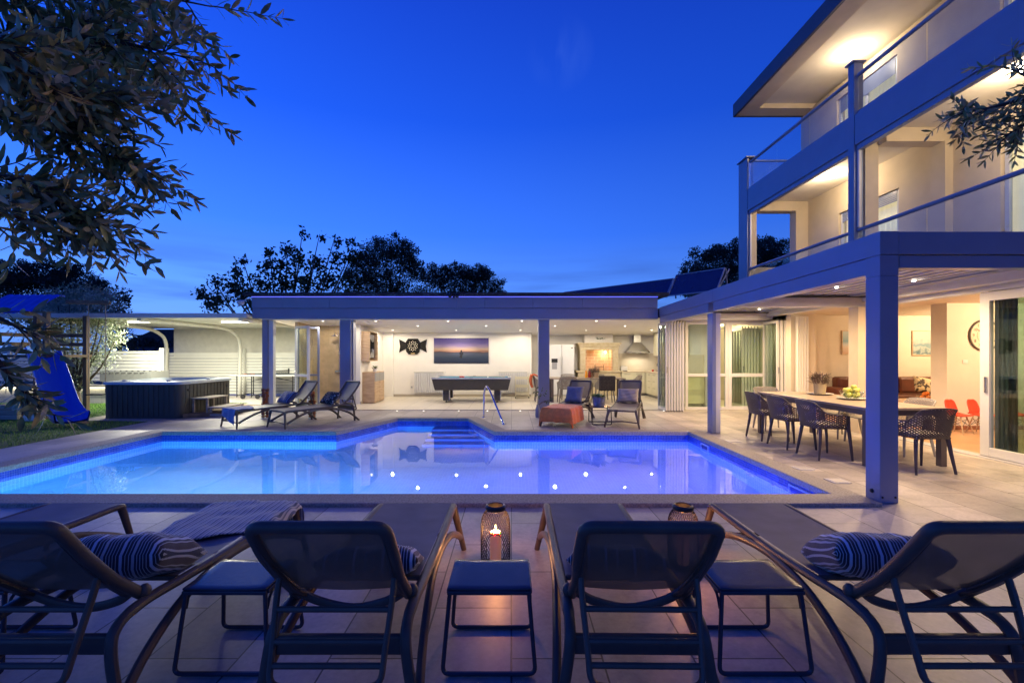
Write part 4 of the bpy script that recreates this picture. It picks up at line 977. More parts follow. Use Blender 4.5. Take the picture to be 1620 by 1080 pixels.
# ================================================================ THINGS IN THE POOL HOUSE
def textmesh(body, size, mt, parent, loc, rot, name='numeral', extrude=.001):
    c = bpy.data.curves.new('txt','FONT'); c.body = body; c.size = size; c.align_x = 'CENTER'; c.align_y = 'CENTER'; c.extrude = extrude
    o = bpy.data.objects.new('txt', c); COL.objects.link(o); dg = bpy.context.evaluated_depsgraph_get()
    me = bpy.data.meshes.new_from_object(o.evaluated_get(dg)); bpy.data.objects.remove(o); me.name = name; me.materials.clear(); me.materials.append(mt)
    q = bpy.data.objects.new(name, me); COL.objects.link(q); q.parent = parent; q.location = loc; q.rotation_euler = rot; return q
# dartboard with fish-tail wings
db = thing('dartboard', 'black dartboard with bow-tie shaped wings hung on the white back wall', 'dartboard', (XX(653.3,16.27),16.29,ZZ(547,16.27)))
blk = M['black']
MB().prismy([(-.15,-.30),(.15,-.30),(.24,-.2),(.25,.15),(.17,.26),(-.17,.26),(-.25,.15),(-.24,-.2)], -.05, 0).build('backboard', mat('dart_case', (.012,.012,.012), .85, spec=.2), db, bevel=.004)
for s in (-1,1):
    pl = [(.25,-.10),(.50,-.24),(.46,-.03),(.46,.0),(.50,.24),(.25,.12)]
    pl = [(x*s, z) for x, z in pl]; pl = pl if s > 0 else pl[::-1]
    MB().prismy(pl, -.03, -.005).build('wing', mat('dart_wing', (.018,.017,.016), .85, spec=.2), db, bevel=.003)
MB().lathe([(0,0),(.225,0),(.225,-.012),(0,-.012)], (0,0), 40).build('board', mat('dart_sisal', (.012,.012,.012), .9, spec=.1), db, loc=(0,-.05,0), rot=(R(-90),0,0))
w1 = MB()
def wedge(m, r0, r1, a0, a1, y=-.0655):
    n = 3; V = [(r0*math.cos(a0+(a1-a0)*i/n), y, r0*math.sin(a0+(a1-a0)*i/n)) for i in range(n+1)]+[(r1*math.cos(a0+(a1-a0)*i/n), y, r1*math.sin(a0+(a1-a0)*i/n)) for i in range(n+1)]
    m.add(V, [(i,i+1,n+2+i,n+1+i) for i in range(n)])
for k in range(20):
    a0 = 2*math.pi*(k-.5)/20; a1 = a0+2*math.pi/20
    if k % 2 == 0: wedge(w1, .05, .085, a0+.07, a1-.07); wedge(w1, .12, .155, a0+.07, a1-.07)
    else: wedge(w1, .094, .106, a0+.08, a1-.08, -.0657); wedge(w1, .168, .182, a0+.08, a1-.08, -.0657)
w1.build('segments', mat('dart_cream', (.75,.70,.55), .6), db)
for k in range(5): pass
box('score_plate', mat('gold_plate', (.6,.45,.2), .4), db, -.07,.07,-.056,-.051,-.285,-.255)
# sunset canvas
cvx0, cvx1, cz0, cz1 = XX(686.5,16.27), XX(773,16.27), ZZ(574,16.27), ZZ(535,16.27)
pic = bpy.data.materials.new('sunset_print'); pic.use_nodes = True; t = pic.node_tree; n = t.nodes.new; l = t.links.new; b = t.nodes['Principled BSDF']; b.inputs['Roughness'].default_value = .5
g = n('ShaderNodeTexCoord'); s_ = n('ShaderNodeSeparateXYZ'); l(g.outputs['Generated'], s_.inputs[0])
sk1 = n('ShaderNodeValToRGB'); e = sk1.color_ramp.elements
e[0].position = 0; e[0].color = (.01,.02,.07,1); e[1].position = 1; e[1].color = (.07,.04,.30,1)
for p, c in ((.2,(.03,.06,.13)),(.38,(.10,.12,.18)),(.44,(.08,.05,.08)),(.47,(.55,.25,.14)),(.56,(.70,.50,.34)),(.68,(.36,.26,.48)),(.82,(.13,.09,.38))):
    q = e.new(p); q.color = (*c,1)
nz = n('ShaderNodeTexNoise'); mp = n('ShaderNodeMapping'); mp.inputs['Scale'].default_value = (2.5,1,16); l(g.outputs['Generated'], mp.inputs[0]); l(mp.outputs[0], nz.inputs[0]); nz.inputs['Scale'].default_value = 2; nz.inputs['Detail'].default_value = 7
ma = n('ShaderNodeMath'); ma.operation = 'MULTIPLY_ADD'; ma.inputs[1].default_value = .18; l(nz.outputs[0], ma.inputs[0]); sb = n('ShaderNodeMath'); sb.operation = 'SUBTRACT'; sb.inputs[1].default_value = .09; l(s_.outputs[2], sb.inputs[0]); l(sb.outputs[0], ma.inputs[2]); l(ma.outputs[0], sk1.inputs[0])
# brighter near the middle where the printed sun sits
vd = n('ShaderNodeVectorMath'); vd.operation = 'DISTANCE'; vd.inputs[1].default_value = (.48,.5,.55); l(g.outputs['Generated'], vd.inputs[0])
mr_ = n('ShaderNodeMapRange'); mr_.inputs[1].default_value = 0; mr_.inputs[2].default_value = .6; mr_.inputs[3].default_value = 2.6; mr_.inputs[4].default_value = .5; l(vd.outputs['Value'], mr_.inputs[0])
vs = n('ShaderNodeVectorMath'); vs.operation = 'SCALE'; l(sk1.outputs[0], vs.inputs[0]); l(mr_.outputs[0], vs.inputs['Scale']); l(vs.outputs[0], b.inputs['Base Color'])
cv = thing('wall_picture', 'wide canvas print of a violet sunset over water above the pool table', 'picture', ((cvx0+cvx1)/2,16.295,(cz0+cz1)/2))
cw, ch = (cvx1-cvx0)/2, (cz1-cz0)/2
MB().box(-cw,cw,-.03,-.001,-ch,ch).build('canvas', pic, cv)
MB().prismy([(-.07,-.22),(-.02,-.27),(.03,-.27),(.04,-.15),(.075,-.13),(.07,-.06),(.03,-.05),(.03,.0),(0,.03),(-.03,.0),(-.03,-.05),(-.06,-.06),(-.065,-.13),(-.03,-.15)][::-1], -.034, -.031).build('printed_figure', blk, cv)
MB().box(-cw-.012,cw+.012,-.02,-.0005,-ch-.012,-ch-.001).box(-cw-.012,cw+.012,-.02,-.0005,ch+.001,ch+.012).build('edge', blk, cv)
# radiators
def radiator(name, label, x0, x1, y, grp='white panel radiators under the canvas'):
    t = thing(name, label, 'radiator', (x0,y,0), 0, grp); n_ = 13; w_ = (x1-x0)/n_
    m = MB()
    for i in range(n_): m.box(w_*i+.006, w_*(i+1)-.006, -.09, 0, .15, .86)
    m.build('fins', M['alu_white'], t, bevel=.008)
    MB().box(-.01,x1-x0+.01,-.08,-.02,.861,.885).build('top_grille', mat('radiator_top', (.4,.4,.36), .5), t)
    MB().tube([(x1-x0,-.05,.83),(x1-x0+.07,-.05,.83),(x1-x0+.07,-.05,.90)], .012, 6).build('valve', M['alu_white'], t)
radiator('radiator', 'white ribbed radiator to the left behind the pool table', XX(655,16.2), XX(701,16.2), 16.27)
radiator('radiator', 'white ribbed radiator behind the small yellow trolley', XX(789,16.2), XX(834,16.2), 16.27)
# pool table
pt_ = thing('pool_table', 'dark grey pool table with blue cloth on square legs', 'pool table', (-1.245,14.75,0))
dg_ = mat('pool_table_grey', (.055,.05,.045), .35, var=.1); cl_ = mat('blue_cloth', (.03,.20,.32), .9); sil = mat('silver_trim', (.45,.46,.5), .3, metal=.4)
bd = MB(); hx, hy = 1.22, .66
bd.add([(-hx+.08,-hy+.05,.40),(hx-.08,-hy+.05,.40),(hx-.08,hy-.05,.40),(-hx+.08,hy-.05,.40),(-hx,-hy,.735),(hx,-hy,.735),(hx,hy,.735),(-hx,hy,.735)],[(0,3,2,1),(4,5,6,7),(0,1,5,4),(1,2,6,5),(2,3,7,6),(3,0,4,7)])
bd.build('body', dg_, pt_, bevel=.01)
MB().box(-hx+.06,hx-.06,-hy+.06,hy-.06,.7355,.765).build('cloth', cl_, pt_)
rl = MB(); rl.box(-hx-.02,hx+.02,-hy-.02,-hy+.09,.74,.79).box(-hx-.02,hx+.02,hy-.09,hy+.02,.74,.79).box(-hx-.02,-hx+.09,-hy+.091,hy-.091,.74,.79).box(hx-.09,hx+.02,-hy+.091,hy-.091,.74,.79)
rl.build('rail', sil, pt_, bevel=.012)
for x in (-hx+.05,0,hx-.05):
    for y in (-hy+.05,hy-.05): MB().cyl((x,y),.055,.791,.797,12).build('pocket', blk, pt_)
for sx in (-1,1):
    for sy in (-1,1):
        lg = MB().box(sx*.80-.09,sx*.80+.09,sy*.42-.09,sy*.42+.09,.07,.399).build('leg', dg_, pt_, bevel=.005)
        MB().box(sx*.80-.105,sx*.80-.092,sy*.42-.085,sy*.42+.085,.08,.39).box(sx*.80+.092,sx*.80+.105,sy*.42-.085,sy*.42+.085,.08,.39).build('side_plate', sil, lg)
        MB().lathe([(0,0),(.05,0),(.05,.012),(.014,.025),(.014,.07)], (sx*.80,sy*.42), 12).build('foot', M['black'], lg)
MB().bar((-hx+.02,-hy-.001,.42),(-hx+.02,-hy-.001,.73),.02,.004) if False else None
for k, (x, y, c) in enumerate([(-1.66,14.72,(.6,.03,.02)),(-1.62,14.68,(.6,.05,.03)),(-1.62,14.76,(.65,.3,.02)),(-1.58,14.72,(.5,.02,.02)),(-1.54,14.69,(.6,.04,.03)),(-.75,14.5,(.8,.8,.75))]):
    o = MB().ball((0,0,0), .026, 12).build('billiard_ball', mat('ball_%d' % k, c, .1), smooth='all', loc=(x,y,.791))
    tag(o, ['red ball at the left of the cluster on the pool table','red ball at the near front of the cluster','orange ball at the back of the cluster','dark red ball in the middle of the cluster','red ball at the right of the cluster','single white cue ball lying apart on the blue cloth'][k], 'ball', 'balls on the pool table')
cue = MB().tube([(-1.4,14.9,.80),(-.2,14.45,.805)], [.006,.014], 8).build('cue_stick', M['wood'], smooth=True); tag(cue, 'wooden cue lying across the pool table', 'cue')
# yellow trolley
tc_ = thing('trolley', 'pale yellow three-tier trolley on castors in front of the right radiator', 'trolley', (XX(826,15.7),15.75,0))
for z in (.12,.38,.66):
    MB().box(-.22,.22,-.15,.15,z,z+.01).box(-.22,.22,-.155,-.145,z+.011,z+.08).box(-.22,.22,.145,.155,z+.011,z+.08).box(-.225,-.215,-.144,.144,z+.011,z+.08).box(.215,.225,-.144,.144,z+.011,z+.08).build('shelf', M['cream'], tc_)
fm_ = MB()
for sx in (-1,1):
    for sy in (-1,1): fm_.tube([(sx*.23,sy*.13,.06),(sx*.23,sy*.13,.78)], .010, 6)
    fm_.tube([(sx*.23,-.13,.78),(sx*.23,.13,.78)], .010, 6)
fm_.build('frame', M['cream'], tc_)
for sx in (-1,1):
    for sy in (-1,1): MB().lathe([(0,-.012),(.03,-.012),(.03,.012),(0,.012)], (0,0), 12).build('castor', blk, tc_, loc=(sx*.23,sy*.13,.031), rot=(0,R(90),0))
# tv in its oak frame, on the side wall
tv = thing('television', 'black glossy screen in a pale oak wall frame, left of the dartboard', 'television', (-4.579,14.3,1.3))
MB().box(0,.26,-.42,-.39,0,.92).box(0,.26,.39,.42,0,.92).box(0,.26,-.389,.389,0,.03).box(0,.26,-.389,.389,.89,.92).box(0.001,.02,-.389,.389,.03,.89).build('oak_frame', M['wood'], tv, bevel=.003)
MB().box(.17,.20,-.35,.36,.10,.82).build('bezel', blk, tv, bevel=.004)
MB().box(.2005,.203,-.34,.35,.11,.81).build('screen', mat('tv_glass', (.015,.015,.018), .04, coat=1), tv)
# dresser
dr_ = thing('dresser', 'pale oak dresser with a grey top drawer against the side wall', 'dresser', (-4.579,13.97,0))
MB().box(0,.375,0,1.05,.02,.965).build('carcass', M['wood'], dr_, bevel=.003)
for y0, y1 in ((.02,.515),(.535,1.03)):
    MB().box(.3755,.39,y0,y1,.68,.94).build('drawer', mat('grey_front', (.30,.29,.27), .5), dr_, bevel=.003)
    MB().box(.3755,.39,y0,y1,.04,.66).build('door', M['wood'], dr_, bevel=.003)
def leafclump(n, r, h, lw, ll, up=.6, seed=1, base=0, curl=.3, narrow=.5):
    rnd = random.Random(seed); m = MB()
    for i in range(n):
        a = rnd.uniform(0,6.28); q = rnd.random()**.5; tl = rnd.uniform(.2,1)
        p = Vector((math.cos(a)*r*q*.5, math.sin(a)*r*q*.5, base+h*rnd.uniform(.0,.8)))
        d = Vector((math.cos(a)*(1-up*rnd.random()), math.sin(a)*(1-up*rnd.random()), up*rnd.uniform(.3,1.4))).normalized()
        s = d.cross(Vector((0,0,1))).normalized(); L_ = ll*rnd.uniform(.6,1.2); w_ = lw*rnd.uniform(.7,1.2); nn = d.cross(s)
        m.add([p, p+d*L_*.4+s*w_+nn*.1*L_, p+d*L_-Vector((0,0,curl*L_)), p+d*L_*.4-s*w_+nn*.1*L_], [(0,1,2,3)])
    return m
def potplant(name, label, loc, pr, phh, potm, n, r, h, lw, ll, leafm, seed, shape='tub', up=.6, grp=None):
    t = thing(name, label, 'plant', loc, 0, grp)
    if shape == 'box': MB().box(-pr*2,pr*2,-pr*.6,pr*.6,0,phh).build('pot', potm, t, bevel=.006)
    else: MB().lathe([(0,0),(pr*.85,0),(pr,phh),(pr*.93,phh),(pr*.9,phh*.9),(0,phh*.88)], (0,0), 24).build('pot', potm, t, smooth=True)
    lf = leafclump(n, r, h, lw, ll, up, seed, phh*.85)
    if shape == 'box': lf.v = [(x*2.6,y*.6,z) for x, y, z in lf.v]
    lf.build('foliage', leafm, t)
    return t
wp = mat('white_pot', (.75,.73,.68), .5); G = M['skin']
Lg2 = mat('pale_leaf', (.16,.22,.06), .6, var=.4, vscale=20); Lh = mat('heather', (.10,.14,.07), .8, col2=(.22,.10,.12), vscale=50)
potplant('potted_plant', 'small green plant in a white pot on the oak dresser', (-4.30,14.35,.966), .07,.10, wp, 90,.12,.10,.012,.10,G,3)
so = thing('wall_socket', 'white wall socket low on the wall left of the radiator', 'socket', (XX(651.5,16.3),16.298,ZZ(612,16.3)))
MB().box(-.04,.04,-.012,0,-.04,.04).build('plate', M['alu_white'], so, bevel=.004); MB().box(-.018,.018,-.0125,-.0121,-.018,.018).build('insert', mat('socket_grey', (.3,.3,.3), .5), so)
# shower
sh = thing('shower', 'chrome rain shower with hand set on the stone wall', 'shower', (-5.36,14.19,0))
MB().tube(rpath([(0,-.03,1.0),(0,-.03,2.12),(0,-.03,2.16),(-.02,-.36,2.16),(-.02,-.36,2.08)],.05), .011, 8).build('riser', M['chrome'], sh, smooth=True)
MB().lathe([(0,0),(.14,0),(.14,-.012),(0,-.02)], (-.02,-.36), 24).build('shower_head', M['chrome'], sh, loc=(0,0,2.08))
MB().box(-.12,.12,-.07,-.01,.96,1.02).build('valve', M['chrome'], sh, bevel=.01); MB().tube([(.1,-.06,1.0),(.1,-.06,.78),(.05,-.06,1.5)], .008, 6).build('hose', M['chrome'], sh)
MB().lathe([(0,0),(.045,0),(.05,.02),(0,.03)], (0,0), 14).build('hand_set', M['chrome'], sh, loc=(.05,-.1,1.55), rot=(R(60),0,0))
# ---- kitchen
kt = thing('kitchen_table', 'taupe kitchen table behind the middle column with jugs and flower pots on it', 'table', (2.42,14.75,0))
MB().box(-1.18,1.18,-.45,.45,.73,.765).build('table_top', tw, kt, bevel=.004)
for sx in (-1,1):
    for sy in (-1,1): MB().box(sx*1.13-.04,sx*1.13+.04,sy*.40-.04,sy*.40+.04,0,.729).build('leg', lgm, kt, bevel=.003)
kc = make_net_chair('x', 'armchairs around the kitchen table', (.22,.19,.16))
lst = [(1.72,14.15,0,'taupe armchair at the near side of the kitchen table, left'),(2.88,14.0,0,'dark furry armchair at the near side of the kitchen table'),(1.00,14.72,-90,'taupe armchair with a rust jacket at the left end of the kitchen table'),
       (1.95,15.4,180,'pale armchair beyond the kitchen table, in front of the fridge'),(2.95,15.4,180,'pale armchair beyond the kitchen table near the flower pots'),(3.92,14.85,90,'armchair at the right end of the kitchen table')]
for i, (x, y, r, lab) in enumerate(lst):
    if i == 0: kc.location = (x,y,0); kc.rotation_euler = (0,0,R(r)); kc['label'] = lab
    else: q = dup(kc, (x,y,0), R(r), lab)
fur = mat('dark_fur', (.05,.04,.035), .95, var=.4, vscale=30, bump=1, bscale=60)
o = MB().grid(lambda u,v: ((2*u-1)*.245, -.305-.02*math.cos((2*u-1)*1.5)-.03*v, .42+.44*v+.012*math.sin(u*31)), 16, 10).grid(lambda u,v: ((2*u-1)*.235, -.275+.10*v, .86-.03*v), 10, 4).build('fur_throw', fur, None, smooth='all', solid=.02)
o.location = (2.88,14.0,0); tag(o, 'dark brown fur throw over the back of a kitchen chair', 'throw')
jk = MB().grid(lambda u,v: ((.30-.6*u), -.33-.05*math.sin(v*3.1)-.03*math.sin(u*17), .46+.40*v), 14, 10).grid(lambda u,v: ((.28-.56*u), -.30+.16*v, .86-.06*v*v+.01*math.sin(u*20)), 14, 6).build('jacket', mat('rust_jacket', (.50,.11,.04), .9, var=.2, vscale=9, bump=.6), None, smooth='all', solid=.03)
jk.location = (1.00,14.72,0); jk.rotation_euler = (0,0,R(-90)); tag(jk, 'rust coloured jacket hung over the chair left of the column', 'jacket')
def jug(x, y, z, m, label):
    t = thing('glass_jug', label, 'jug', (x,y,z), 0, 'jugs of juice on the kitchen table')
    MB().lathe([(0,.0),(.045,0),(.05,.05),(.045,.14),(.032,.19),(.038,.22)], (0,0), 16).build('jug_body', m, t, smooth=True)
    MB().tube(crv([(.045,0,.16),(.09,0,.14),(.085,0,.07),(.048,0,.05)],4), .006, 6).build('handle', m, t)
jug(XX(927.5,14.6),14.6,.766, mat('orange_juice', (.75,.30,.02), .2), 'jug of orange juice on the kitchen table')
jug(XX(932.5,14.6),14.6,.766, mat('red_juice', (.30,.03,.02), .2), 'jug of dark red juice on the kitchen table')
pot1 = mat('tan_pot', (.40,.28,.16), .6)
potplant('potted_plant', 'pink heather in a tan pot on the kitchen table, left of two', (XX(936,14.7),14.72,.766), .07,.15, pot1, 260,.16,.16,.006,.12,Lh,5,up=.9)
potplant('potted_plant', 'green and pink heather in a tan pot on the kitchen table, right of two', (XX(943,14.7),14.65,.766), .085,.17, pot1, 260,.18,.16,.006,.12,Lh,6,up=.9)
frg = thing('fridge', 'tall white double-door fridge with black water dispenser behind the column', 'fridge', (1.82,16.85,0))
wf = mat('fridge_white', (.74,.74,.74), .25, var=.02)
MB().box(-.46,.46,-.33,.33,.03,1.86).build('body', wf, frg, bevel=.006)
for s in (-1,1):
    q = MB().box(min(s*.004,s*.455),max(s*.004,s*.455),-.39,-.332,.05,1.87).build('door', wf, frg, bevel=.008)
    MB().tube([(s*.035,-.42,.75),(s*.035,-.42,1.45)], .010, 6).build('handle', M['alu_white'], q)
    if s < 0: MB().box(-.37,-.15,-.397,-.391,1.22,1.36).build('display', blk, q); MB().box(-.35,-.17,-.396,-.391,.98,1.215).build('dispenser', mat('disp_grey', (.35,.35,.37), .4), q)
MB().box(.34,.40,-.394,-.3905,1.73,1.76).build('badge', blk, frg)
fp = thing('fireplace', 'stone kitchen fireplace with brick lining and moulded mantel', 'fireplace', (XX(948,16.6),16.6,0))
st_ = mat('sandstone', (.52,.42,.25), .8, col2=(.62,.53,.36), vscale=9, bump=.4)
bk_ = brickmat('fire_bricks', (.62,.38,.24), (.70,.48,.32), (.75,.62,.4), .25, .11, .01, 'XZ', rough=.8, bump=.5)
MB().box(-.79,.79,-.10,.59,1.88,1.94).box(-.75,.75,-.05,.59,1.80,1.879).box(-.72,.72,0,.59,1.68,1.799).build('mantel', st_, fp, bevel=.012)
for s in (-1,1): MB().box(min(s*.50,s*.70),max(s*.50,s*.70),0,.59,.92,1.679).build('pillar', st_, fp, bevel=.01)
MB().box(-.499,.499,.50,.59,.92,1.679).build('brick_back', bk_, fp)
MB().box(-.499,-.46,.05,.499,.93,1.679).box(.46,.499,.05,.499,.93,1.679).build('brick_side', bk_, fp)
MB().box(-.85,.85,-.06,.59,.86,.919).box(-.78,.78,-.02,.59,.0,.859).build('hearth', st_, fp, bevel=.01)
MB().box(-.52,.52,.1,.59,1.945,2.27).build('chimney_breast', pale, fp)
gr_ = MB(); 
for i in range(9): gr_.bar((-.12+.035*i,.08,1.06),(-.12+.035*i,.4,1.06),.008,.008)
gr_.bar((-.14,.08,1.06),(.18,.08,1.06),.012,.012).bar((-.14,.08,.93),(-.14,.08,1.14),.012,.012).bar((.18,.08,.93),(.18,.08,1.14),.012,.012).build('grill', blk, fp)
q = MB().ball((0,0,0), .035, 10).build('bulb', M['lampglow'], fp, loc=(.30,.38,1.60), smooth='all'); lamp('POINT', 'light', q, (-.05,-.08,-.05), 6.5, (1,.62,.28), .04)
potplant('potted_plant', 'green plants in a long white box on the fireplace mantel', (XX(948,16.8),16.75,1.941), .085,.12, wp, 220,.12,.07,.012,.11,G,8,'box')
hd = thing('cooker_hood', 'steel pyramid cooker hood with square duct on the kitchen wall', 'cooker hood', (XX(1007,17),17.0,0))
MB().box(-.13,.13,-.13,.13,1.96,2.27).build('duct', M['steel'], hd)
hb = MB(); hb.add([(-.41,-.27,1.62),(.41,-.27,1.62),(.41,.17,1.62),(-.41,.17,1.62),(-.13,-.13,1.958),(.13,-.13,1.958),(.13,.13,1.958),(-.13,.13,1.958)],[(0,3,2,1),(4,5,6,7),(0,1,5,4),(1,2,6,5),(2,3,7,6),(3,0,4,7)]); hb.box(-.42,.42,-.28,.18,1.57,1.619)
hb.build('canopy', M['steel'], hd)
for x in (-.25,0,.25):
    q = MB().lathe([(0,1.566),(.035,1.566)], (x,-.1), 12).build('bulb', M['lampglow'], hd)
    lamp('SPOT', 'light', q, (x,-.1,1.54), 6, (1,.85,.62), .03, spot=140, blend=.8)
kcab = thing('kitchen_counter', 'cream kitchen counter with drawers running along the back and right walls', 'counter', (0,0,0))
CR = M['cream']; ctop = mat('counter_top', (.62,.52,.38), .4, var=.12)
fx0 = XX(983,16.6)
MB().box(fx0,4.9,16.62,17.19,.10,.86).box(4.901,5.54,13.05,17.19,.10,.86).build('carcass', mat('cream_side', (.60,.57,.42), .5), kcab)
MB().box(fx0-.01,4.87,16.59,17.195,.861,.90).box(4.871,5.545,13.02,17.195,.861,.90).build('worktop', ctop, kcab, bevel=.004)
MB().box(fx0,4.9,16.68,17.1,.0,.099).box(4.96,5.5,13.1,17.1,.0,.098).build('plinth', mat('plinth', (.25,.24,.22), .5), kcab)
x = fx0+.01
while x < 4.75:
    w_ = min(.42, 4.86-x)
    for z0, z1 in ((.12,.60),(.61,.85)):
        q = MB().box(x,x+w_-.008,16.60,16.619,z0,z1).build('drawer', CR, kcab, bevel=.003); MB().box(x+.1,x+w_-.1,16.585,16.599,z1-.06,z1-.05).build('handle', M['steel'], q)
    x += w_
y = 13.06
while y < 16.4:
    for z0, z1 in ((.12,.40),(.41,.62),(.63,.85)):
        q = MB().box(4.882,4.90,y,y+.55,z0,z1).build('drawer', CR, kcab, bevel=.003); MB().box(4.868,4.881,y+.15,y+.4,z1-.06,z1-.05).build('handle', M['steel'], q)
    y += .56
MB().box(fx0,5.53,17.185,17.198,.901,1.55).box(5.535,5.548,13.1,17.18,.901,1.50).build('backsplash', mat('glossy_tile', (.66,.60,.48), .15, var=.03), kcab)
uc = thing('wall_cabinet', 'cream wall cabinet hung high at the right end of the kitchen', 'cabinet', (5.12,14.2,1.46))
MB().box(.02,.42,0,2.2,0,.80).build('carcass', CR, uc, bevel=.003)
for k in range(4): MB().box(0,.019,.55*k+.004,.55*k+.546,.0,.80).build('door', CR, uc, bevel=.003)
cm = thing('coffee_machine', 'small black coffee machine on the kitchen counter corner', 'coffee machine', (XX(1044,16.3),16.25,.901))
MB().box(-.10,.12,-.1,.12,0,.04).box(.0,.12,-.1,.12,.041,.27).box(-.10,.0,-.08,.1,.19,.28).build('body', blk, cm, bevel=.012); MB().cyl((-.05,0),.03,.041,.11,12).build('cup', wp, cm)
kb = thing('toaster', 'white toaster on the worktop beside the fireplace', 'toaster', (XX(986.5,16.8),16.8,.901))
MB().box(-.13,.13,-.08,.08,.02,.18).build('body', wp, kb, bevel=.02); MB().box(-.12,.12,-.07,.07,0,.019).build('base', blk, kb); MB().box(-.10,.10,-.025,-.005,.181,.183).box(-.10,.10,.01,.03,.181,.183).build('slot', blk, kb)
ap = MB().lathe([(0,.01),(.03,0),(.042,.03),(.036,.065),(.012,.07),(0,.062)], (0,0), 14).build('apple', mat('red_fruit', (.5,.05,.03), .4), smooth='all', loc=(XX(1034,16.3),16.4,.901)); tag(ap, 'red apple beside the coffee machine', 'fruit')
pp2 = thing('wall_picture', 'blurred orange and blue picture seen through the glazed corner wall', 'picture', (6.55,15.49,1.62))
MB().box(-.28,.28,-.02,0,-.34,.34).build('canvas', mat('orange_blue_print', (.55,.22,.10), .6, col2=(.10,.22,.40), vscale=1.5), pp2)

# ================================================================ POOLSIDE SMALL THINGS
hr = thing('pool_handrail', 'chrome pool handrail standing beside the steps of the alcove', 'handrail', (0,0,0))
MB().tube(rpath([(-.64,10.62,.03),(-.64,10.62,.62),(-.58,10.52,.80),(-.50,10.38,.70),(-.16,9.55,.04)],.09,6), .022, 12).build('rail', M['chrome'], hr, smooth=True)
for x, y in ((-.64,10.62),(-.16,9.55)): MB().lathe([(0,.041),(.05,.041),(.045,.055),(.025,.062)], (x,y), 16).build('flange', M['chrome'], hr, smooth=True)
pt2 = thing('planter_table', 'small square dark table between the two rightmost far loungers', 'side table', (XX(949,9.95),9.95,0))
MB().box(-.22,.22,-.2,.2,.36,.378).build('table_top', M['resin_t'], pt2, bevel=.004)
for s in (-1,1): MB().tube(rpath([(-.20,s*.19,.36),(-.21,s*.21,.01),(.21,s*.21,.01),(.20,s*.19,.36)],.03), .011, 6).build('leg_frame', M['resin_t'], pt2, smooth=True)
potplant('potted_plant', 'succulent in a round grey pot on the little table', (XX(947.5,9.95),9.95,.379), .145,.21, mat('grey_pot', (.16,.17,.20), .7, var=.25, vscale=18), 90,.24,.06,.03,.13,Lg2,11)
vs_ = thing('vase', 'tall slim grey vase with bare twigs standing by the middle column', 'vase', (XX(850.5,10.9),10.9,0))
MB().lathe([(0,0),(.05,0),(.055,.05),(.055,.20),(.03,.27),(.028,.31),(.02,.31),(.02,.2)], (0,0), 16).build('vase_body', mat('vase_grey', (.35,.36,.38), .5), vs_, smooth=True)
rv = random.Random(4); tw_ = MB(); lf_ = MB()
for k in range(9):
    a = rv.uniform(-.6,1.0); pts = [Vector((0,0,.28))]; d = Vector((math.sin(a)*.8+.15, rv.uniform(-.4,.4), .8)).normalized()
    for i in range(8):
        d = (d+Vector((rv.uniform(-.25,.35), rv.uniform(-.2,.2), rv.uniform(-.3,.15)))).normalized(); pts.append(pts[-1]+d*.055)
        if i > 3:
            s = Vector((rv.uniform(-1,1),rv.uniform(-1,1),rv.uniform(-1,1))).normalized()*.035; q = pts[-1]; lf_.add([q,q+s+Vector((0,0,.02)),q+s*2,q+s-Vector((0,0,.02))],[(0,1,2,3)])
    tw_.tube(pts, .003, 4)
tw_.build('twigs', M['darkwood'], vs_); lf_.build('leaves', G, vs_)
def orbstack(x, y, label, seed):
    t = thing('ball_column', label, 'ornament', (x,y,0), 0, 'columns of rattan balls by the shower'); rr = random.Random(seed)
    MB().lathe([(0,0),(.095,0),(.095,.012),(0,.012)], (0,0), 20).build('base', M['alu_white'], t)
    MB().lathe([(.09,.013),(.09,.72)], (0,0), 24).build('glass_cylinder', M['glass'], t, smooth='all')
    ms = [mat('rattan_%d_%d' % (seed,i), c, .75, var=.35, vscale=60, bump=.8, bscale=150) for i, c in enumerate([(.50,.14,.04),(.36,.10,.04),(.60,.34,.14),(.28,.10,.06)])]
    z = .055
    while z < .70:
        a = rr.uniform(0,6.28)
        for s in (0,math.pi): MB().ball((0,0,0), .042, 12).build('ball', ms[rr.randrange(4)], t, smooth='all', loc=(.044*math.cos(a+s), .044*math.sin(a+s), z))
        z += .068
orbstack(XX(419.5,10.75), 10.75, 'tall glass cylinder of rust balls behind the blue-cushioned far lounger', 1)
orbstack(XX(494,10.75), 10.75, 'tall glass cylinder of rust balls standing between the two left far loungers', 2)
for i, (px, py) in enumerate([(1159.6,698),(1270,741),(1325,761)]):
    y = YG(py); s = thing('floor_plate', ['small pale square floor plate nearest the slim pergola post','pale square floor plate midway along the right pool edge','pale square floor plate nearest the thick pergola post'][i], 'floor plate', (XX(px,y), y, 0), 0, 'pale floor plates beside the pool')
    MB().box(-.10,.10,-.10,.10,.003,.009).build('frame', M['alu_white'], s, bevel=.002); MB().box(-.075,.075,-.075,.075,.0095,.012).build('lid', mat('plate_lid%d' % i, (.55,.52,.45), .6), s)

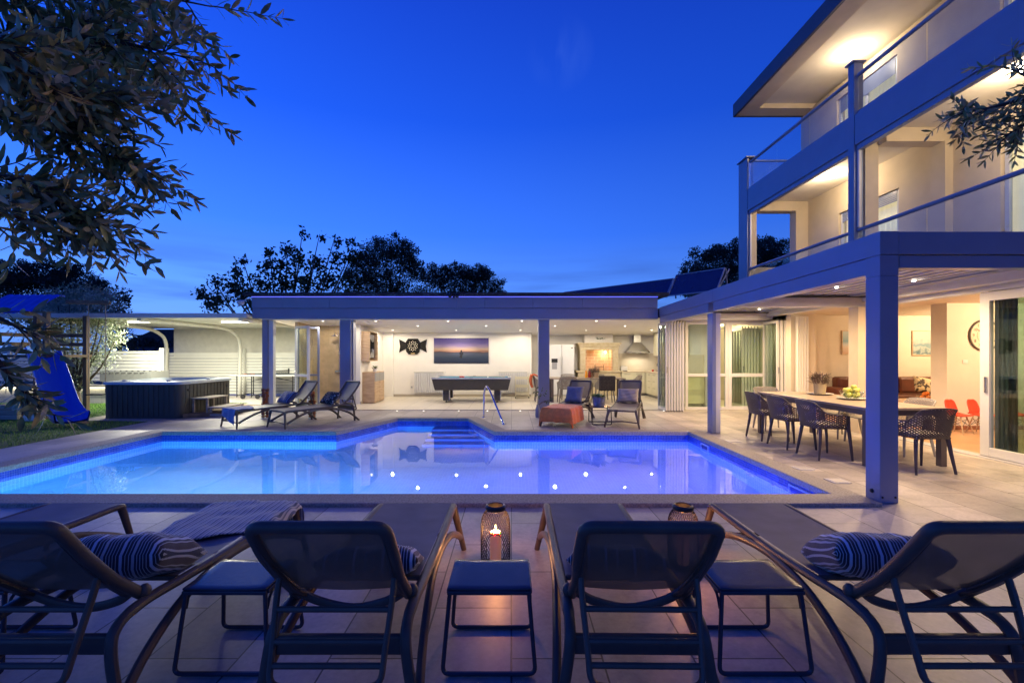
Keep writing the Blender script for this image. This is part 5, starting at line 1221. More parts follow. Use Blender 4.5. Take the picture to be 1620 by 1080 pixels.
# ---- on the outdoor table
stp = stripemat('striped_plate', [(0,(.04,.05,.06)),(.5,(.65,.62,.52))], 30, axis=0, rough=.35, bump=0)
def plate(x, y, label):
    t = thing('plate', label, 'plate', (x,y,.791), 0, 'striped plates on the outdoor table')
    MB().lathe([(0,.0),(.12,0),(.20,.022),(.205,.026),(.195,.024),(.12,.008),(0,.008)], (0,0), 28).build('dish', stp, t, smooth=True)
plate(5.49,8.1,'striped round plate under the heather pot'); plate(5.42,7.25,'striped round plate under the glass fruit bowl')
potplant('potted_plant', 'heather in a tan pot on the outdoor table', (5.49,8.1,.80), .10,.19, mat('tan_pot2', (.42,.34,.2), .6), 420,.24,.20,.007,.15,Lh,15,up=.9)
bw_ = thing('fruit_bowl', 'clear glass bowl of green apples on the outdoor table', 'bowl', (5.42,7.25,.80)); MB().lathe([(0,0),(.06,.0),(.14,.06),(.17,.13)], (0,0), 28).build('bowl', M['glass'], bw_, smooth='all')
ga = mat('green_apple', (.42,.48,.08), .35, col2=(.58,.55,.12), vscale=5); ra = random.Random(3)
for i, (x, y, z) in enumerate([(-.07,-.03,.05),(.0,-.07,.05),(.07,-.02,.05),(.03,.06,.05),(-.05,.05,.05),(0,0,.11),(-.09,0,.12),(.09,.0,.12),(.0,-.09,.12),(.02,.08,.12),(.02,-.02,.17)]):
    o = MB().lathe([(0,-.035),(.02,-.042),(.042,-.01),(.044,.012),(.03,.036),(.008,.038),(0,.030)], (0,0), 14).build('green_apple', ga, smooth='all', loc=(5.42+x,7.25+y,.815+z)); tag(o, 'green apple in the glass bowl on the outdoor table', 'fruit', 'green apples in the glass bowl')

# ---- ground floor room
ck = thing('wall_clock', 'big round cream wall clock with dark numerals on the plaster wall', 'clock', (XX(1558,9.05),9.068,1.885))
MB().lathe([(0,0),(.285,0)], (0,0), 48).build('dial', mat('clock_face', (.66,.58,.42), .7, var=.15, vscale=3), ck, loc=(0,-.02,0), rot=(R(90),0,0))
MB().tube([(.30*math.cos(a*math.pi/24),-.018,.30*math.sin(a*math.pi/24)) for a in range(48)], .017, 8, closed=True).build('rim', mat('clock_rim', (.10,.08,.06), .5), ck, smooth=True)
MB().tube([(.155*math.cos(a*math.pi/24),-.022,.155*math.sin(a*math.pi/24)) for a in range(48)], .002, 4, closed=True).build('inner_ring', blk, ck)
ink = mat('clock_ink', (.06,.05,.04), .6)
for k in range(1,13):
    a = math.pi/2-k*math.pi/6; textmesh(str(k), .085, ink, ck, (.225*math.cos(a), -.0215, .225*math.sin(a)), (R(90),0,0))
MB().prismy([(-.008,-.03),(.008,-.03),(.004,.21),(-.004,.21)], -.028, -.026).build('hand', ink, ck, rot=(0,R(-52),0)); MB().prismy([(-.01,-.03),(.01,-.03),(.005,.13),(-.005,.13)], -.031, -.029).build('hand', ink, ck, rot=(0,R(168),0))
lb = thing('light_switch', 'pale light switch plate under the wall clock', 'switch', (XX(1528,9.05),9.068,ZZ(572,9.05))); MB().box(-.05,.05,-.01,0,-.035,.035).build('plate', wp, lb, bevel=.003); MB().box(-.02,.02,-.014,-.0105,-.02,.02).build('button', wp, lb)
def kidchair(x, y, rz, label):
    t = thing('shell_chair', label, 'chair', (x,y,.012), rz, 'small red shell chairs along the clock wall')
    red = mat_red
    def fn(u, v):
        a = 2*u-1
        if v < .5: q = v/.5; y_ = -.16+.28*q; z = .335-.02*math.sin(q*3.1)+.035*a*a*(.4+q)
        else: q = (v-.5)/.5; y_ = .12+.07*q; z = .335+.03*a*a*1.2*(1-q)+.285*q
        w_ = .165*(1-.22*max(0,(v-.5)/.5)**3); 
        if v > .5: y_ -= .035*a*a
        if v > .9: w_ *= math.sqrt(max(.3,1-((v-.9)/.1)**2*.6))
        return (a*w_, -y_*-1, z+.01)
    MB().grid(fn, 12, 20).build('seat_shell', red, t, solid=.01, smooth='all')
    for sx in (-1,1):
        for sy in (-1,1): MB().tube([(sx*.085,sy*.075,.32),(sx*.16,sy*.155,0)], [.013,.009], 8).build('leg', M['wood'], t, smooth=True)
    b_ = MB()
    for s in (-1,1): b_.tube([(s*.09,-.08,.28),(-s*.13,-.12,.13)], .0035, 5).tube([(s*.09,.08,.28),(-s*.13,.12,.13)], .0035, 5).tube([(-.09,s*.08,.28),(-.125,-s*.12,.14)], .0035, 5).tube([(.09,s*.08,.28),(.125,-s*.12,.14)], .0035, 5)
    b_.build('brace', blk, t); return t
mat_red = mat('coral_plastic', (.72,.07,.03), .35)
for i, (x, lab) in enumerate([(8.47,'leftmost coral red shell chair with wooden legs by the clock wall'),(8.90,'second coral red shell chair, under the wall clock'),(9.62,'coral red shell chair seen through the sliding door glass')]):
    kidchair(x, 8.62, R(18), lab)
sf = thing('sofa', 'long dark brown leather sofa in the room behind the outdoor table', 'sofa', (9.6,11.35,.012))
lth = mat('brown_leather', (.12,.035,.018), .4, var=.25, vscale=5, bump=.3, bscale=60)
MB().box(-1.6,1.9,-.42,.40,.10,.40).build('base', lth, sf, bevel=.03)
for k in range(4): MB().box(-1.35+.78*k,-1.35+.78*k+.77,-.46,.18,.401,.52).build('seat_cushion', lth, sf, bevel=.035)
for k in range(4): MB().box(-1.35+.78*k,-1.35+.78*k+.77,.15,.40,.521,.93).build('back_cushion', lth, sf, bevel=.06)
MB().box(-1.62,-1.36,-.44,.40,.401,.68).build('armrest', lth, sf, bevel=.05)
cushion('cushion', 'cream striped cushion on the brown sofa', stripemat('sofa_stripes', [(0,(.55,.48,.32)),(.4,(.20,.17,.13)),(.5,(.6,.55,.4)),(.9,(.15,.12,.10))], 9), (8.75,11.05,.74), (.56,.36,.16), (R(66),0,0), grp='cushions on the sofa')
lp = mat('giraffe_cloth', (.05,.03,.02), .8, col2=(.60,.48,.28), vscale=9); [n_ for n_ in lp.node_tree.nodes if n_.type=='VALTORGB'][0].color_ramp.elements[0].position = .47; [n_ for n_ in lp.node_tree.nodes if n_.type=='VALTORGB'][0].color_ramp.elements[1].position = .5
cushion('cushion', 'brown and cream patterned cushion on the brown sofa', lp, (9.98,11.0,.76), (.46,.42,.16), (R(66),R(12),R(-8)), grp='cushions on the sofa')
lt = thing('low_table', 'low wooden table in front of the brown sofa', 'table', (8.95,10.05,.012)); MB().box(-.55,.55,-.3,.3,.46,.50).build('table_top', M['wood'], lt, bevel=.004)
for sx in (-1,1):
    for sy in (-1,1): MB().box(sx*.5-.03,sx*.5+.03,sy*.25-.03,sy*.25+.03,0,.459).build('leg', M['wood'], lt)
ob = thing('fruit_bowl', 'glass bowl of oranges on the low wooden table', 'bowl', (9.05,9.95,.513)); MB().lathe([(0,0),(.07,.0),(.14,.05),(.16,.11)], (0,0), 24).build('bowl', M['glass'], ob, smooth='all')
om = mat('orange_skin', (.75,.20,.02), .5, bump=.2)
for x, y, z in ((-.07,0,.05),(.07,0,.05),(0,.07,.05),(0,-.07,.05),(-.02,0,.12),(.06,.02,.13)): tag(MB().ball((0,0,0), .042, 12).build('orange', om, smooth='all', loc=(9.05+x,9.95+y,.525+z)), 'orange in the glass bowl on the low table', 'fruit', 'oranges in the glass bowl')
def picture(x0, x1, z0, z1, y, m, label):
    t = thing('wall_picture', label, 'picture', ((x0+x1)/2,y,(z0+z1)/2)); w_, h_ = (x1-x0)/2, (z1-z0)/2
    MB().box(-w_,w_,-.02,-.001,-h_,h_).build('print', m, t)
    MB().box(-w_-.02,-w_-.001,-.03,-.001,-h_-.02,h_+.02).box(w_+.001,w_+.02,-.03,-.001,-h_-.02,h_+.02).box(-w_,w_,-.03,-.001,-h_-.02,-h_-.001).box(-w_,w_,-.03,-.001,h_+.001,h_+.02).build('frame', M['wood'], t)
def bandmat(name, bands, nscale=8, amt=.1):
    m = bpy.data.materials.new(name); m.use_nodes = True; t = m.node_tree; n = t.nodes.new; l = t.links.new; b = t.nodes['Principled BSDF']
    g = n('ShaderNodeTexCoord'); s = n('ShaderNodeSeparateXYZ'); l(g.outputs['Generated'], s.inputs[0]); nz = n('ShaderNodeTexNoise'); nz.inputs['Scale'].default_value = nscale; nz.inputs['Detail'].default_value = 6; l(g.outputs['Generated'], nz.inputs[0])
    a = n('ShaderNodeMath'); a.operation = 'MULTIPLY_ADD'; a.inputs[1].default_value = amt; l(nz.outputs[0], a.inputs[0]); l(s.outputs[2], a.inputs[2])
    r = n('ShaderNodeValToRGB'); r.color_ramp.elements[0].position = bands[0][0]; r.color_ramp.elements[0].color = (*bands[0][1],1); r.color_ramp.elements[1].position = bands[-1][0]; r.color_ramp.elements[1].color = (*bands[-1][1],1)
    for p, c in bands[1:-1]: e = r.color_ramp.elements.new(p); e.color = (*c,1)
    l(a.outputs[0], r.inputs[0]); l(r.outputs[0], b.inputs['Base Color']); return m
picture(XX(1332,12), XX(1360,12), ZZ(559,12), ZZ(524,12), 11.998, bandmat('beach_print', [(0,(.55,.32,.2)),(.35,(.62,.52,.42)),(.45,(.5,.55,.55)),(.6,(.18,.34,.42)),(1,(.42,.5,.5))]), 'framed beach picture beyond the textured column')
picture(XX(1443,12), XX(1482,12), ZZ(561,12), ZZ(524,12), 11.998, bandmat('wave_print', [(0,(.10,.16,.16)),(.3,(.45,.48,.40)),(.45,(.06,.14,.18)),(.6,(.40,.46,.42)),(.75,(.16,.28,.32)),(1,(.5,.5,.45))], 5, .7), 'framed painting of breaking waves above the sofa')

# ================================================================ LEFT SIDE OF THE GARDEN
ht = thing('hot_tub', 'square hot tub with dark ribbed sides and a pale blue rim', 'hot tub', (-8.70,11.68,0), R(0))
side = mat('tub_dark_panels', (.055,.058,.05), .6, var=.15, vscale=8, stretch=(6,6,.3), bump=.2)
def rrect(hx, hy, r, n=5):
    P = []
    for cx, cy_, a0 in ((hx-r,-hy+r,-90),(hx-r,hy-r,0),(-hx+r,hy-r,90),(-hx+r,-hy+r,180)):
        for i in range(n+1): a = R(a0+90*i/n); P.append((cx+r*math.cos(a), cy_+r*math.sin(a)))
    return P
hx, hy = .93, .98
MB().prism(rrect(hx,hy,.16), .0, .80).build('cabinet', side, ht, smooth=True)
for i in range(16): 
    x = -hx+.17+i*(2*hx-.34)/15; MB().box(x-.006,x+.006,-hy-.007,-hy+.001,.05,.79) 
gv = MB()
for i in range(13): x = -hx+.2+i*(2*hx-.4)/12; gv.box(x-.045,x+.045,-hy-.010,-hy+.001,.05,.78)
for i in range(13): y = -hy+.2+i*(2*hy-.4)/12; gv.box(hx-.001,hx+.010,y-.045,y+.045,.05,.78)
gv.build('side_planks', side, ht, bevel=.003)
acr = mat('tub_acrylic', (.50,.58,.62), .2, var=.08, vscale=4)
outer = rrect(hx+.04,hy+.04,.18); inner = rrect(hx-.16,hy-.16,.30); n_ = len(outer)
V = [(x,y,.80) for x,y in outer]+[(x,y,.86) for x,y in outer]+[(x,y,.885) for x,y in inner]+[(x*.93,y*.93,.70) for x,y in inner]+[(x*.8,y*.8,.35) for x,y in inner]
F = [(k*n_+i,k*n_+(i+1)%n_,(k+1)*n_+(i+1)%n_,(k+1)*n_+i) for k in range(4) for i in range(n_)]+[tuple(range(4*n_,5*n_))]
MB().add(V,F).build('rim', acr, ht, smooth=True)
MB().add([(x*.94,y*.94,.76) for x,y in inner],[tuple(range(n_))]).build('water', wm, ht)
for x, y in ((-.5,-.84),(.55,-.84),(.85,.1)): MB().ball((x,y,.885), .06, 10, .4).build('headrest', mat('tub_pillow', (.35,.4,.45), .6), ht, smooth='all')
for y in (-.75,.72): MB().cyl((0,0),.03,0,.02,10).build('latch', blk, ht, loc=(hx+.011,y,.66), rot=(0,R(90),0))
ws = thing('tub_steps', 'two-tier wooden steps at the right side of the hot tub', 'steps', (-7.55,11.55,0))
gw_ = M['greywood']
for (x0, x1, z) in ((-.20,.20,.46),(.22,.62,.24)):
    MB().box(x0,x1,-.55,.25,z-.03,z).build('tread', gw_, ws, bevel=.004)
    for y in (-.52,.20):
        for x in (x0+.02, x1-.05): MB().box(x,x+.04,y,y+.04,0,z-.031).build('leg', gw_, ws)
MB().box(-.20,.60,-.555,-.525,.02,.07).build('stringer', gw_, ws)
dkk = struct(MB().prism([(-7.74,10.72),(-6.95,11.2),(-6.95,12.9),(-7.74,12.9)], .002, .10).build('wooden_deck', M['darkwood']))
# ping-pong table
pp_ = thing('ping_pong_table', 'folding table tennis table with net, left of the glass door', 'table tennis table', (-8.15,16.0,0))
gt_ = mat('dark_green_top', (.03,.07,.09), .35); 
for s in (-1,1): MB().box(min(s*.01,s*1.37),max(s*.01,s*1.37),-.60,.60,.79,.815).build('table_top', gt_, pp_, bevel=.003)
MB().box(-1.37,1.37,-.615,-.601,.785,.817).build('edge_line', M['alu_white'], pp_)
MB().box(-.004,.004,-.66,.66,.816,.96).build('net', mat('net', (.25,.25,.25), .8, alpha=.5), pp_)
for s in (-1,1): MB().box(-.02,.02,s*.66-.02,s*.66+.02,.76,1.0).build('net_post', blk, pp_)
for x in (-1.2,-.7,.7,1.2): MB().tube([(x,-.5,.78),(x,-.5,.05)], .016, 6).tube([(x,.5,.78),(x,.5,.05)], .016, 6).tube([(x,-.5,.12),(x,.5,.12)], .014, 6).build('leg', blk, pp_)
for x in (-.7,.7): MB().bar((x,-.5,.6),(x*.15,-.45,.72),.02,.02).build('strut', blk, pp_)
for x in (-.95,-.45,.45): MB().lathe([(0,-.02),(.075,-.02),(.075,.02),(0,.02)], (0,0), 16).build('wheel', blk, pp_, loc=(x,-.58,.08), rot=(R(90),0,0))
for i, x in enumerate((-1.05,-.78)):
    q = thing('table_tennis_bat', ['red table tennis bat on the left of the table','red table tennis bat nearer the net'][i], 'bat', (-8.15+x,15.7,.819), R(30*i)); MB().lathe([(0,.0),(.078,0),(.078,.012),(0,.012)], (0,0), 20).build('blade', mat_red, q); MB().box(-.014,.014,-.18,-.07,0,.02).build('handle', M['wood'], q)
fb = thing('table_football', 'grey table football table behind the hot tub', 'table football', (XX(214,14.6),14.6,0))
gy = mat('foosball_grey', (.22,.23,.22), .5); MB().box(-.80,.80,-.38,-.34,.66,.98).box(-.80,.80,.34,.38,.66,.98).box(-.80,-.76,-.339,.339,.66,.98).box(.76,.80,-.339,.339,.66,.98).box(-.759,.759,-.339,.339,.70,.72).build('body', gy, fb, bevel=.005)
for sx in (-1,1):
    for sy in (-1,1): MB().box(sx*.7-.05,sx*.7+.05,sy*.3-.05,sy*.3+.05,0,.659).build('leg', gy, fb)
for k in range(8):
    x = -.66+.19*k; q = MB().tube([(x,-.62,.93),(x,.55,.93)], .008, 6).build('rod', M['steel'], fb)
    for y in (-.22,0,.22): MB().box(x-.012,x+.012,y-.02,y+.02,.84,.99).build('figure', blk, q)
    MB().tube([(x,-.62,.93),(x,-.50,.93)], .016, 8).build('grip', blk, q)
# playset with canopy and slide
pl_ = thing('playset', 'wooden climbing frame with blue fabric canopy and swing beam on the lawn', 'playset', (-11.55,11.2,0))
dwm = M['darkwood']
for x in (-.65,.62):
    for y in (-.5,.5): MB().box(x-.05,x+.05,y-.05,y+.05,0,2.5).build('post', dwm, pl_, bevel=.006)
MB().box(-.72,.70,-.58,.58,1.44,1.50).build('platform', dwm, pl_)
for z in (1.72,1.95): MB().box(-.7,.68,.55,.58,z,z+.09).box(-.72,-.70,-.55,.549,z,z+.09).build('rail_board', dwm, pl_)
bf = mat('blue_fabric', (.03,.09,.60), .7, var=.15, vscale=5, bump=.4, bscale=20)
cn = MB(); nn = 20
def cf_(u, v): 
    x = -.80+1.30*u; q = 1.12*v-1; return (x, .72*q, 2.98-.52*abs(q)**1.15+.012*math.sin(u*44))
cn.grid(cf_, 30, 12); cn.build('canopy', bf, pl_, solid=.008, smooth='all')
MB().bar((.62,0,2.80),(1.5,.2,2.80),.09,.09).build('swing_beam', dwm, pl_)
MB().bar((1.95,.34,2.70),(1.7,-.5,0),.08,.08).bar((1.95,.34,2.70),(2.2,1.2,0),.08,.08).build('beam_leg', dwm, pl_) if False else None
MB().tube([(1.05,.10,2.78),(1.05,.10,.55)], .010, 5).tube([(1.4,.18,2.76),(1.4,.18,.55)], .010, 5).build('rope', mat('rope', (.35,.3,.2), .9), pl_); MB().box(1.02,1.43,.04,.24,.50,.53).build('swing_seat', blk, pl_)
slm = mat('blue_plastic', (.03,.11,.62), .3, coat=.3)
slp = crv([(-11.10,10.75,1.52),(-10.92,10.62,1.44),(-10.35,10.25,.90),(-9.85,9.92,.40),(-9.42,9.65,.16),(-9.15,9.48,.12)], 6)
sl = MB(); V = []; cs = [(-.29,.17),(-.27,.19),(-.24,.03),(-.13,0),(0,-.005),(.13,0),(.24,.03),(.27,.19),(.29,.17),(.26,-.02),(0,-.05),(-.26,-.02)]
for i, p in enumerate(slp):
    a = slp[max(0,i-1)]; b_ = slp[min(len(slp)-1,i+1)]; d = (b_-a); hs_ = Vector((-d.y,d.x,0)).normalized(); up_ = hs_.cross(d).normalized(); up_ = -up_ if up_.z < 0 else up_
    for u, v in cs: V.append(p+hs_*u+up_*(v*1.0))
nc = len(cs); sl.add(V, [(i*nc+k, i*nc+(k+1)%nc, (i+1)*nc+(k+1)%nc, (i+1)*nc+k) for i in range(len(slp)-1) for k in range(nc)])
sl.build('slide', slm, pl_, smooth='all').matrix_parent_inverse = Matrix.Translation((11.55,-11.2,0))
bx_ = thing('planter_box', 'weathered plank box on the lawn behind the slide', 'planter', (-11.75,10.75,0))
for k in range(3): MB().box(-.9,.45,-.35,-.32,.02+.115*k,.125+.115*k).box(.421,.45,-.319,.6,.02+.115*k,.125+.115*k).build('plank', gw_, bx_, bevel=.004)
MB().box(-.85,.42,-.3,.6,.0,.28).build('filling', mat('sand', (.3,.25,.17), .95), bx_)
wb_ = thing('storage_bin', 'small white plastic bin on the lawn beside the slide', 'bin', (-10.85,10.35,0)); MB().box(-.15,.15,-.12,.12,0,.26).build('bin', wp, wb_, bevel=.03); MB().box(-.16,.16,-.13,.13,.261,.285).build('lid', wp, wb_, bevel=.01)
# ================================================================ TREES AND GRASS
def leafmat(name, c1, c2, rough=.5, trans=.15):
    m = mat(name, c1, rough, col2=c2, vscale=3.5); 
    b = m.node_tree.nodes['Principled BSDF']; return m
def clump_mesh(blobs, Y, depth, leaf, dens, seed, gap=.0, droop=.3, aspect=.5, outer=.55):
    rnd = random.Random(seed); V = []; F = []
    for bl in blobs:
        px, py, rp = bl[0], bl[1], bl[2]; rq = bl[3] if len(bl) > 3 else rp
        dy = bl[4] if len(bl) > 4 else rnd.uniform(-.5,.5)*depth
        y0 = Y+dy; c = Vector((XX(px,y0), y0, ZZ(py,y0))); rx = rp*y0/720; rz = rq*y0/720; ry = min(depth, rx)
        n = int(dens*(rx*rz+ry*rz+rx*ry)/3*12.5/(leaf*leaf)*.62)
        for i in range(n):
            d = Vector((rnd.gauss(0,1), rnd.gauss(0,1), rnd.gauss(0,1))).normalized(); q = outer+(1-outer)*rnd.random() if rnd.random() < .8 else rnd.random()
            lump = 1+.28*mnoise.noise(Vector((d.x*2.1+seed, d.y*2.1, d.z*2.1+px*.05)))+.14*mnoise.noise(Vector((d.x*6, d.y*6+seed, d.z*6)))
            p = c+Vector((d.x*rx, d.y*ry, d.z*rz))*q*lump
            if gap and mnoise.noise(p*1.1+Vector((seed,0,0))) < gap-.5: continue
            a = Vector((rnd.gauss(0,1), rnd.gauss(0,1), rnd.gauss(0,1)-droop)).normalized(); s = a.cross(Vector((rnd.gauss(0,1), rnd.gauss(0,1), rnd.gauss(0,1)))).normalized()
            L_ = leaf*rnd.uniform(.6,1.3); w_ = L_*aspect*.5; nn = a.cross(s)*L_*.12; b = len(V)
            V += [p, p+a*L_*.45+s*w_+nn, p+a*L_, p+a*L_*.45-s*w_+nn]; F.append((b,b+1,b+2,b+3))
    m = MB(); m.v = [tuple(v) for v in V]; m.f = F; return m
def rough_up(blobs, seed, k=6):
    r = random.Random(seed); o = list(blobs)
    for b in blobs:
        rx, ry = b[2], (b[3] if len(b) > 3 else b[2])
        for i in range(k):
            a = r.uniform(-.3,math.pi+.3); q = r.uniform(.86,1.12); s = r.uniform(.14,.32)
            o.append((b[0]+rx*q*math.cos(a), b[1]-ry*q*math.sin(a), rx*s, ry*s*r.uniform(.8,1.3)))
    return o
bark = mat('bark', (.06,.045,.035), .9, col2=(.13,.10,.08), vscale=9, bump=.6)
def fartree(name, label, Y, trunkpx, blobs, leaf, dens, m, seed, depth=1.5, gap=0, tr=.16, cat='tree', grp='trees behind the pool house', aspect=.5, limbs=True, outer=.5):
    x0 = XX(trunkpx, Y); t = thing(name, label, cat, (x0,Y,0), 0, grp)
    if 'dense' in name or 'cypress' in name: blobs0 = rough_up(blobs, seed)
    else: blobs0 = blobs
    o = clump_mesh(blobs0, Y, depth, leaf, dens, seed, gap, aspect=aspect, outer=outer); o.v = [(x-x0,y-Y,z) for x,y,z in o.v]; o.build('crown', m, t)
    rnd = random.Random(seed+5); zm = min(ZZ(b[1],Y) for b in blobs)*.62
    MB().tube(crv([(0,0,-.05),(.05,0,zm*.5),(-.04,.03,zm)],5), [tr-(tr*.35)*i/10 for i in range(11)], 8).build('trunk', bark, t, smooth=True)
    lb_ = MB()
    for b in blobs:
        e = Vector((XX(b[0],Y)-x0, rnd.uniform(-.3,.3), ZZ(b[1]-b[2]*.3,Y))); s = Vector((-.04,.03,zm*rnd.uniform(.75,1.0)))
        mid = s.lerp(e,.5)+Vector((e.x*.12,0,-.1*abs(e.x))); lb_.tube(crv([s,mid,e],5), [tr*.45*(1-.85*i/10) for i in range(11)], 6)
    lb_.build('limbs', bark, t, smooth=True); return t
dk1 = leafmat('fig_leaf', (.018,.035,.014), (.05,.085,.025)); dk2 = leafmat('dark_leaf', (.012,.022,.010), (.028,.045,.016)); dk3 = leafmat('black_leaf', (.010,.018,.010), (.022,.034,.016))
fig = [(a,b,c*.86) for a,b,c in [(481,370,12),(509,375,10),(533,381,13),(557,384,14),(425,399,13),(384,413,13),(318,464,15),(342,446,18),(375,430,18),(455,396,18),(423,420,20),(446,420,22),(475,409,22),(501,416,20),(533,406,20),(559,406,20),
       (345,475,26),(380,462,28),(415,450,30),(450,448,30),(485,445,30),(520,442,28),(552,440,28),(365,450,16),(330,480,16),(400,480,24),(440,480,28),(490,478,30),(540,475,30)]]
fartree('fig_tree', 'airy broad-leaved tree rising behind the left half of the pool house roof', 21, 450, fig, .19, 2.3, dk1, 3, depth=1.0, aspect=.6, outer=.12)
fartree('dense_tree', 'dense dark round tree behind the pool house, right of the airy one', 22, 612, [(612,430,50,48),(640,403,22),(592,402,24),(618,392,20),(655,425,16),(575,430,24),(610,465,50,30)], .10, 3.6, dk2, 4, depth=1.5)
fartree('dense_tree', 'low dark spreading tree behind the middle of the pool house roof', 27, 730, [(700,455,36,32),(735,448,36,30),(765,455,30,24),(690,438,20,16),(728,430,22,14),(755,434,20,14),(783,458,14,12)], .11, 3.8, dk3, 5, depth=1.6)
fartree('dense_tree', 'big dark round tree behind the solar panels and the balcony', 25, 1165, [(1168,425,50,44),(1120,425,38,28),(1215,425,44,44),(1100,432,22,16),(1160,398,26,18),(1205,395,26,18),(1235,420,28,30),(1180,460,80,30)], .12, 3.8, dk3, 6, depth=1.8)
fartree('dense_tree', 'wide dark tree at the far left beyond the garden', 26, 60, [(20,440,48,26),(70,438,52,24),(120,445,40,24),(-40,445,60,30),(50,480,80,36),(130,480,40,36),(155,462,18)], .12, 3.8, dk3, 7, depth=1.8, grp=None)
fartree('cypress', 'narrow dark evergreen beside the olive at the left', 19, 190, [(190,470,14,18),(192,500,17,26),(194,540,18,34),(180,520,16,40)], .12, 3.0, dk3, 8, depth=.6, grp=None)
for (x0_, lab, px_, sd) in ((0,'low dark hedge tree beyond the white fence, right of the evergreen',235,31),):
    fartree('dense_tree', lab, 30, px_, [(222,540,20,9),(250,543,24,8)], .14, 2.4, dk3, sd, depth=1, grp=None)
ol = leafmat('olive_silver', (.14,.18,.10), (.46,.52,.38), .6)
fartree('olive_tree', 'silvery olive tree growing behind the swing, in front of the white fence', 12.9, 120, [(120,470,38,26),(85,480,34,24),(150,470,28,22),(165,500,34,36),(130,520,44,44),(90,530,36,46),(60,510,34,40),(175,535,24,26),(150,565,32,26),(110,575,32,26),(128,600,16,22),(75,570,26,28),(175,470,16,14)], .105, 4.2, ol, 9, depth=.9, aspect=.24, cat='olive tree', grp=None, outer=.25, tr=.10)

# ---- near olive boughs, each tree with its trunk outside the picture
def lance(m, p, d, nrm, L_, w_, bend):
    s = d.cross(nrm).normalized(); nn = s.cross(d).normalized(); b = len(m.v)
    for q, ww in ((.0,.08),(.25,.8),(.55,1.0),(.82,.62),(1.0,.03)):
        c = p+d*L_*q-nn*bend*L_*q*q; m.v += [tuple(c+s*w_*ww+nn*.12*w_*ww), tuple(c-nn*.10*w_*ww), tuple(c-s*w_*ww+nn*.12*w_*ww)]
    for i in range(4): m.f += [(b+3*i,b+3*i+1,b+3*i+4,b+3*i+3),(b+3*i+1,b+3*i+2,b+3*i+5,b+3*i+4)]
def sprig(lm, tm, p0, d0, n, seg, rnd, leafL, droop=.06, r0=.0035, wob=.22):
    p = Vector(p0); d = Vector(d0).normalized(); pts = [p.copy()]; side = d.cross(Vector((rnd.gauss(0,1),rnd.gauss(0,1),rnd.gauss(0,1)))).normalized()
    for i in range(n):
        d = (d+Vector((rnd.gauss(0,wob),rnd.gauss(0,wob),rnd.gauss(0,wob)-droop))*.5).normalized(); p = p+d*seg; pts.append(p.copy())
        side = (Matrix.Rotation(R(90+rnd.uniform(-15,15)),3,d) @ side); side = (side-d*side.dot(d)).normalized()
        for s in (1,-1):
            if rnd.random() < .06: continue
            ld = (side*s*rnd.uniform(.7,1.1)+d*rnd.uniform(.55,1.1)+Vector((0,0,rnd.uniform(-.25,.15)))).normalized()
            lance(lm, p, ld, (d+Vector((rnd.gauss(0,.4),rnd.gauss(0,.4),rnd.gauss(0,.6)))), leafL*rnd.uniform(.65,1.2)*(1-.35*i/n), leafL*rnd.uniform(.09,.125), rnd.uniform(-.1,.25))
    lance(lm, p, d, side, leafL*.7, leafL*.1, 0)
    tm.tube(pts, [r0*(1-.75*i/n) for i in range(n+1)], 5)
    return pts
def W(px, py, Y): return Vector((XX(px,Y), Y, ZZ(py,Y)))
olm2 = mat('olive_leaf_underside', (.20,.20,.10), .55, col2=(.55,.52,.28), vscale=18); olm3 = mat('olive_leaf_yellow_lit', (.24,.21,.06), .45, col2=(.60,.52,.20), vscale=14)  # leaf tones yellowed: golden lamplight is put into the colour
olm = mat('olive_leaf', (.07,.095,.03), .38, col2=(.42,.46,.17), vscale=18)
def nearolive(label, trunk, fork, boughs, seed, leafL):
    rnd = random.Random(seed); t = thing('olive_tree', label, 'olive tree', trunk, 0, None); T = Vector(trunk)
    lm = MB(); tm = MB(); bm_ = MB()
    MB().tube(crv([(0,0,-.05),(.03,.02,.7),(-.03,0,1.4),tuple(Vector(fork)-T)],5), [.13-.004*i for i in range(16)], 10).build('trunk', bark, t, smooth=True)
    for pts, nsp, ln, ang in boughs:
        P = crv([fork]+[W(*q) for q in pts], 8); m_ = len(P)
        bm_.tube(P, [.022*(1-.86*i/(m_-1)) for i in range(m_)], 7)
        for k in range(nsp):
            q = rnd.uniform(.30,1)**.8; i = min(m_-2, int(q*(m_-1))); p = P[i]; d = (P[i+1]-P[i]).normalized()
            if p.x < XX(-60,p.y) and p.x > XX(-3000,p.y) and trunk[0] < 0 and rnd.random() < .75: continue
            o = Vector((rnd.gauss(0,1),rnd.gauss(0,.7),rnd.gauss(0,1)-.15)).normalized()
            sprig(lm, tm, p, d*.75+o*ang, rnd.randint(int(ln*.6),ln), leafL*.36, rnd, leafL)
        sprig(lm, tm, P[-1], P[-1]-P[-2], ln, leafL*.36, rnd, leafL)
    sh_ = lambda m: setattr(m, 'v', [tuple(Vector(v)-T) for v in m.v])
    for m in (lm, tm, bm_): sh_(m)
    bm_.build('bough', bark, t, smooth=True); tm.build('twigs', bark, t); fo = lm.build('foliage', olm, t, smooth='all'); fo.data.materials.append(olm2); fo.data.materials.append(olm3)
    mi = []; 
    for i in range(len(fo.data.polygons)//8+1): mi += [rnd.choice((0,0,0,1,1,2))]*8
    fo.data.polygons.foreach_set('material_index', mi[:len(fo.data.polygons)])
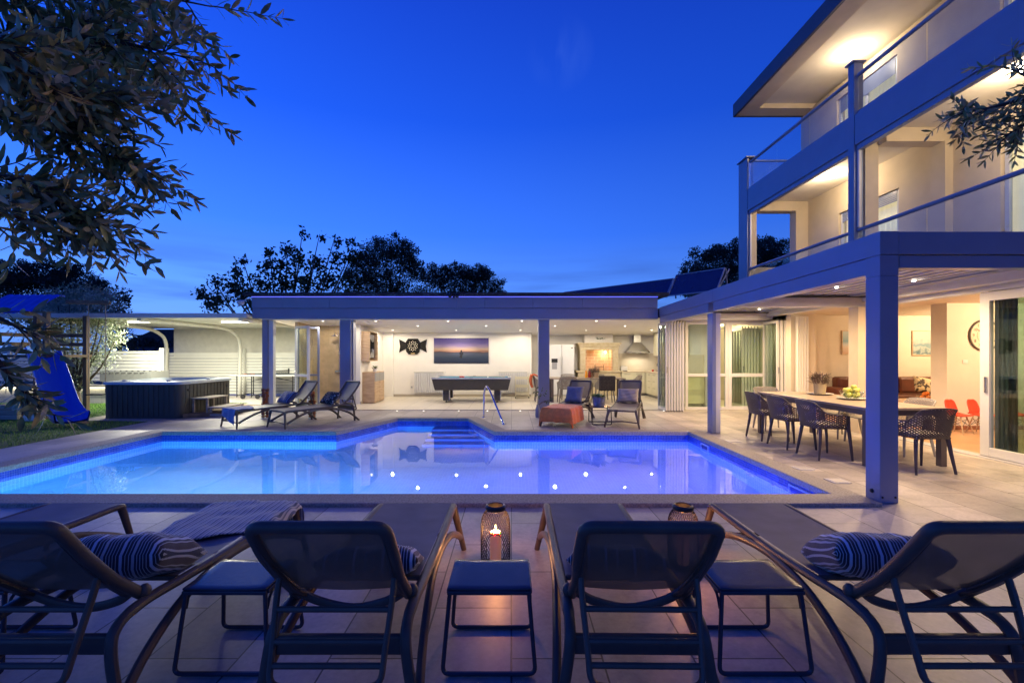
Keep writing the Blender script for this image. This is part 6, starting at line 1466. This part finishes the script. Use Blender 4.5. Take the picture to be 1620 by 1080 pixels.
Bl = [([(-300,60,1.7),(-60,70,1.9),(80,55,2.0),(200,70,2.05),(290,90,2.1)],56,9,.8),
      ([(-300,-80,1.8),(-20,-40,1.9),(120,-30,2.1),(230,-10,2.2),(330,10,2.25)],40,10,.75),
      ([(-250,170,1.6),(-40,180,1.75),(60,190,1.85),(140,225,1.95),(200,255,2.0)],56,8,.8),
      ([(-250,260,1.6),(-40,270,1.7),(50,295,1.8),(110,330,1.9),(150,350,1.95)],46,8,.75),
      ([(-250,10,1.5),(-30,60,1.6),(40,110,1.7),(110,150,1.8),(180,160,1.9)],56,8,.8),
      ([(-220,320,1.5),(-60,330,1.6),(10,340,1.7),(50,350,1.8)],20,7,.7),
      ([(-200,100,2.2),(0,130,2.3),(100,60,2.3),(180,20,2.35)],44,9,.8),
      ([(-60,90,2.2),(120,100,2.3),(210,110,2.35),(290,150,2.35)],26,8,.6),
      ([(-260,540,1.5),(-90,490,1.6),(-10,500,1.7),(40,525,1.75)],12,4,.5),
      ([(-260,560,1.5),(-100,560,1.6),(-20,560,1.68),(20,600,1.72),(60,640,1.75)],19,4,.5)]
nearolive('olive tree whose leafy boughs hang into the picture at the left', (-3.3,1.75,0), (-3.25,1.75,2.0), Bl, 12, .094)
Br = [([(1900,110,2.2),(1740,120,2.3),(1640,150,2.35),(1570,170,2.4),(1520,180,2.4)],26,8,.55),
      ([(1880,180,2.2),(1720,180,2.3),(1640,190,2.35),(1590,215,2.4)],20,7,.6),
      ([(1880,60,2.2),(1740,90,2.3),(1640,120,2.35),(1600,110,2.4)],12,7,.6)]
nearolive('olive tree whose thin twigs reach in from the right before the balcony', (3.9,2.0,0), (3.85,2.0,2.2), Br, 21, .066)
# ---- grass blades on the near lawn
rnd = random.Random(2); V = []; F = []
for i in range(42000):
    y = 5.6+8.5*rnd.random()**.8; x = -8.18-rnd.random()*7.5
    if x > -10.2 and 10.25 < y < 13.1: continue
    a = rnd.uniform(0,6.28); h_ = rnd.uniform(.02,.055); w_ = .004; dx, dy = math.cos(a)*w_, math.sin(a)*w_; b = len(V)
    V += [(x-dx,y-dy,-.005),(x+dx,y+dy,-.005),(x+rnd.uniform(-.02,.02),y+rnd.uniform(-.02,.02),h_)]; F.append((b,b+1,b+2))
m = MB(); m.v = V; m.f = F
g_ = m.build('grass', mat('grass_blade', (.09,.24,.03), .7, col2=(.22,.42,.07), vscale=4)); tag(g_, 'short green lawn grass', 'grass', kind='stuff')
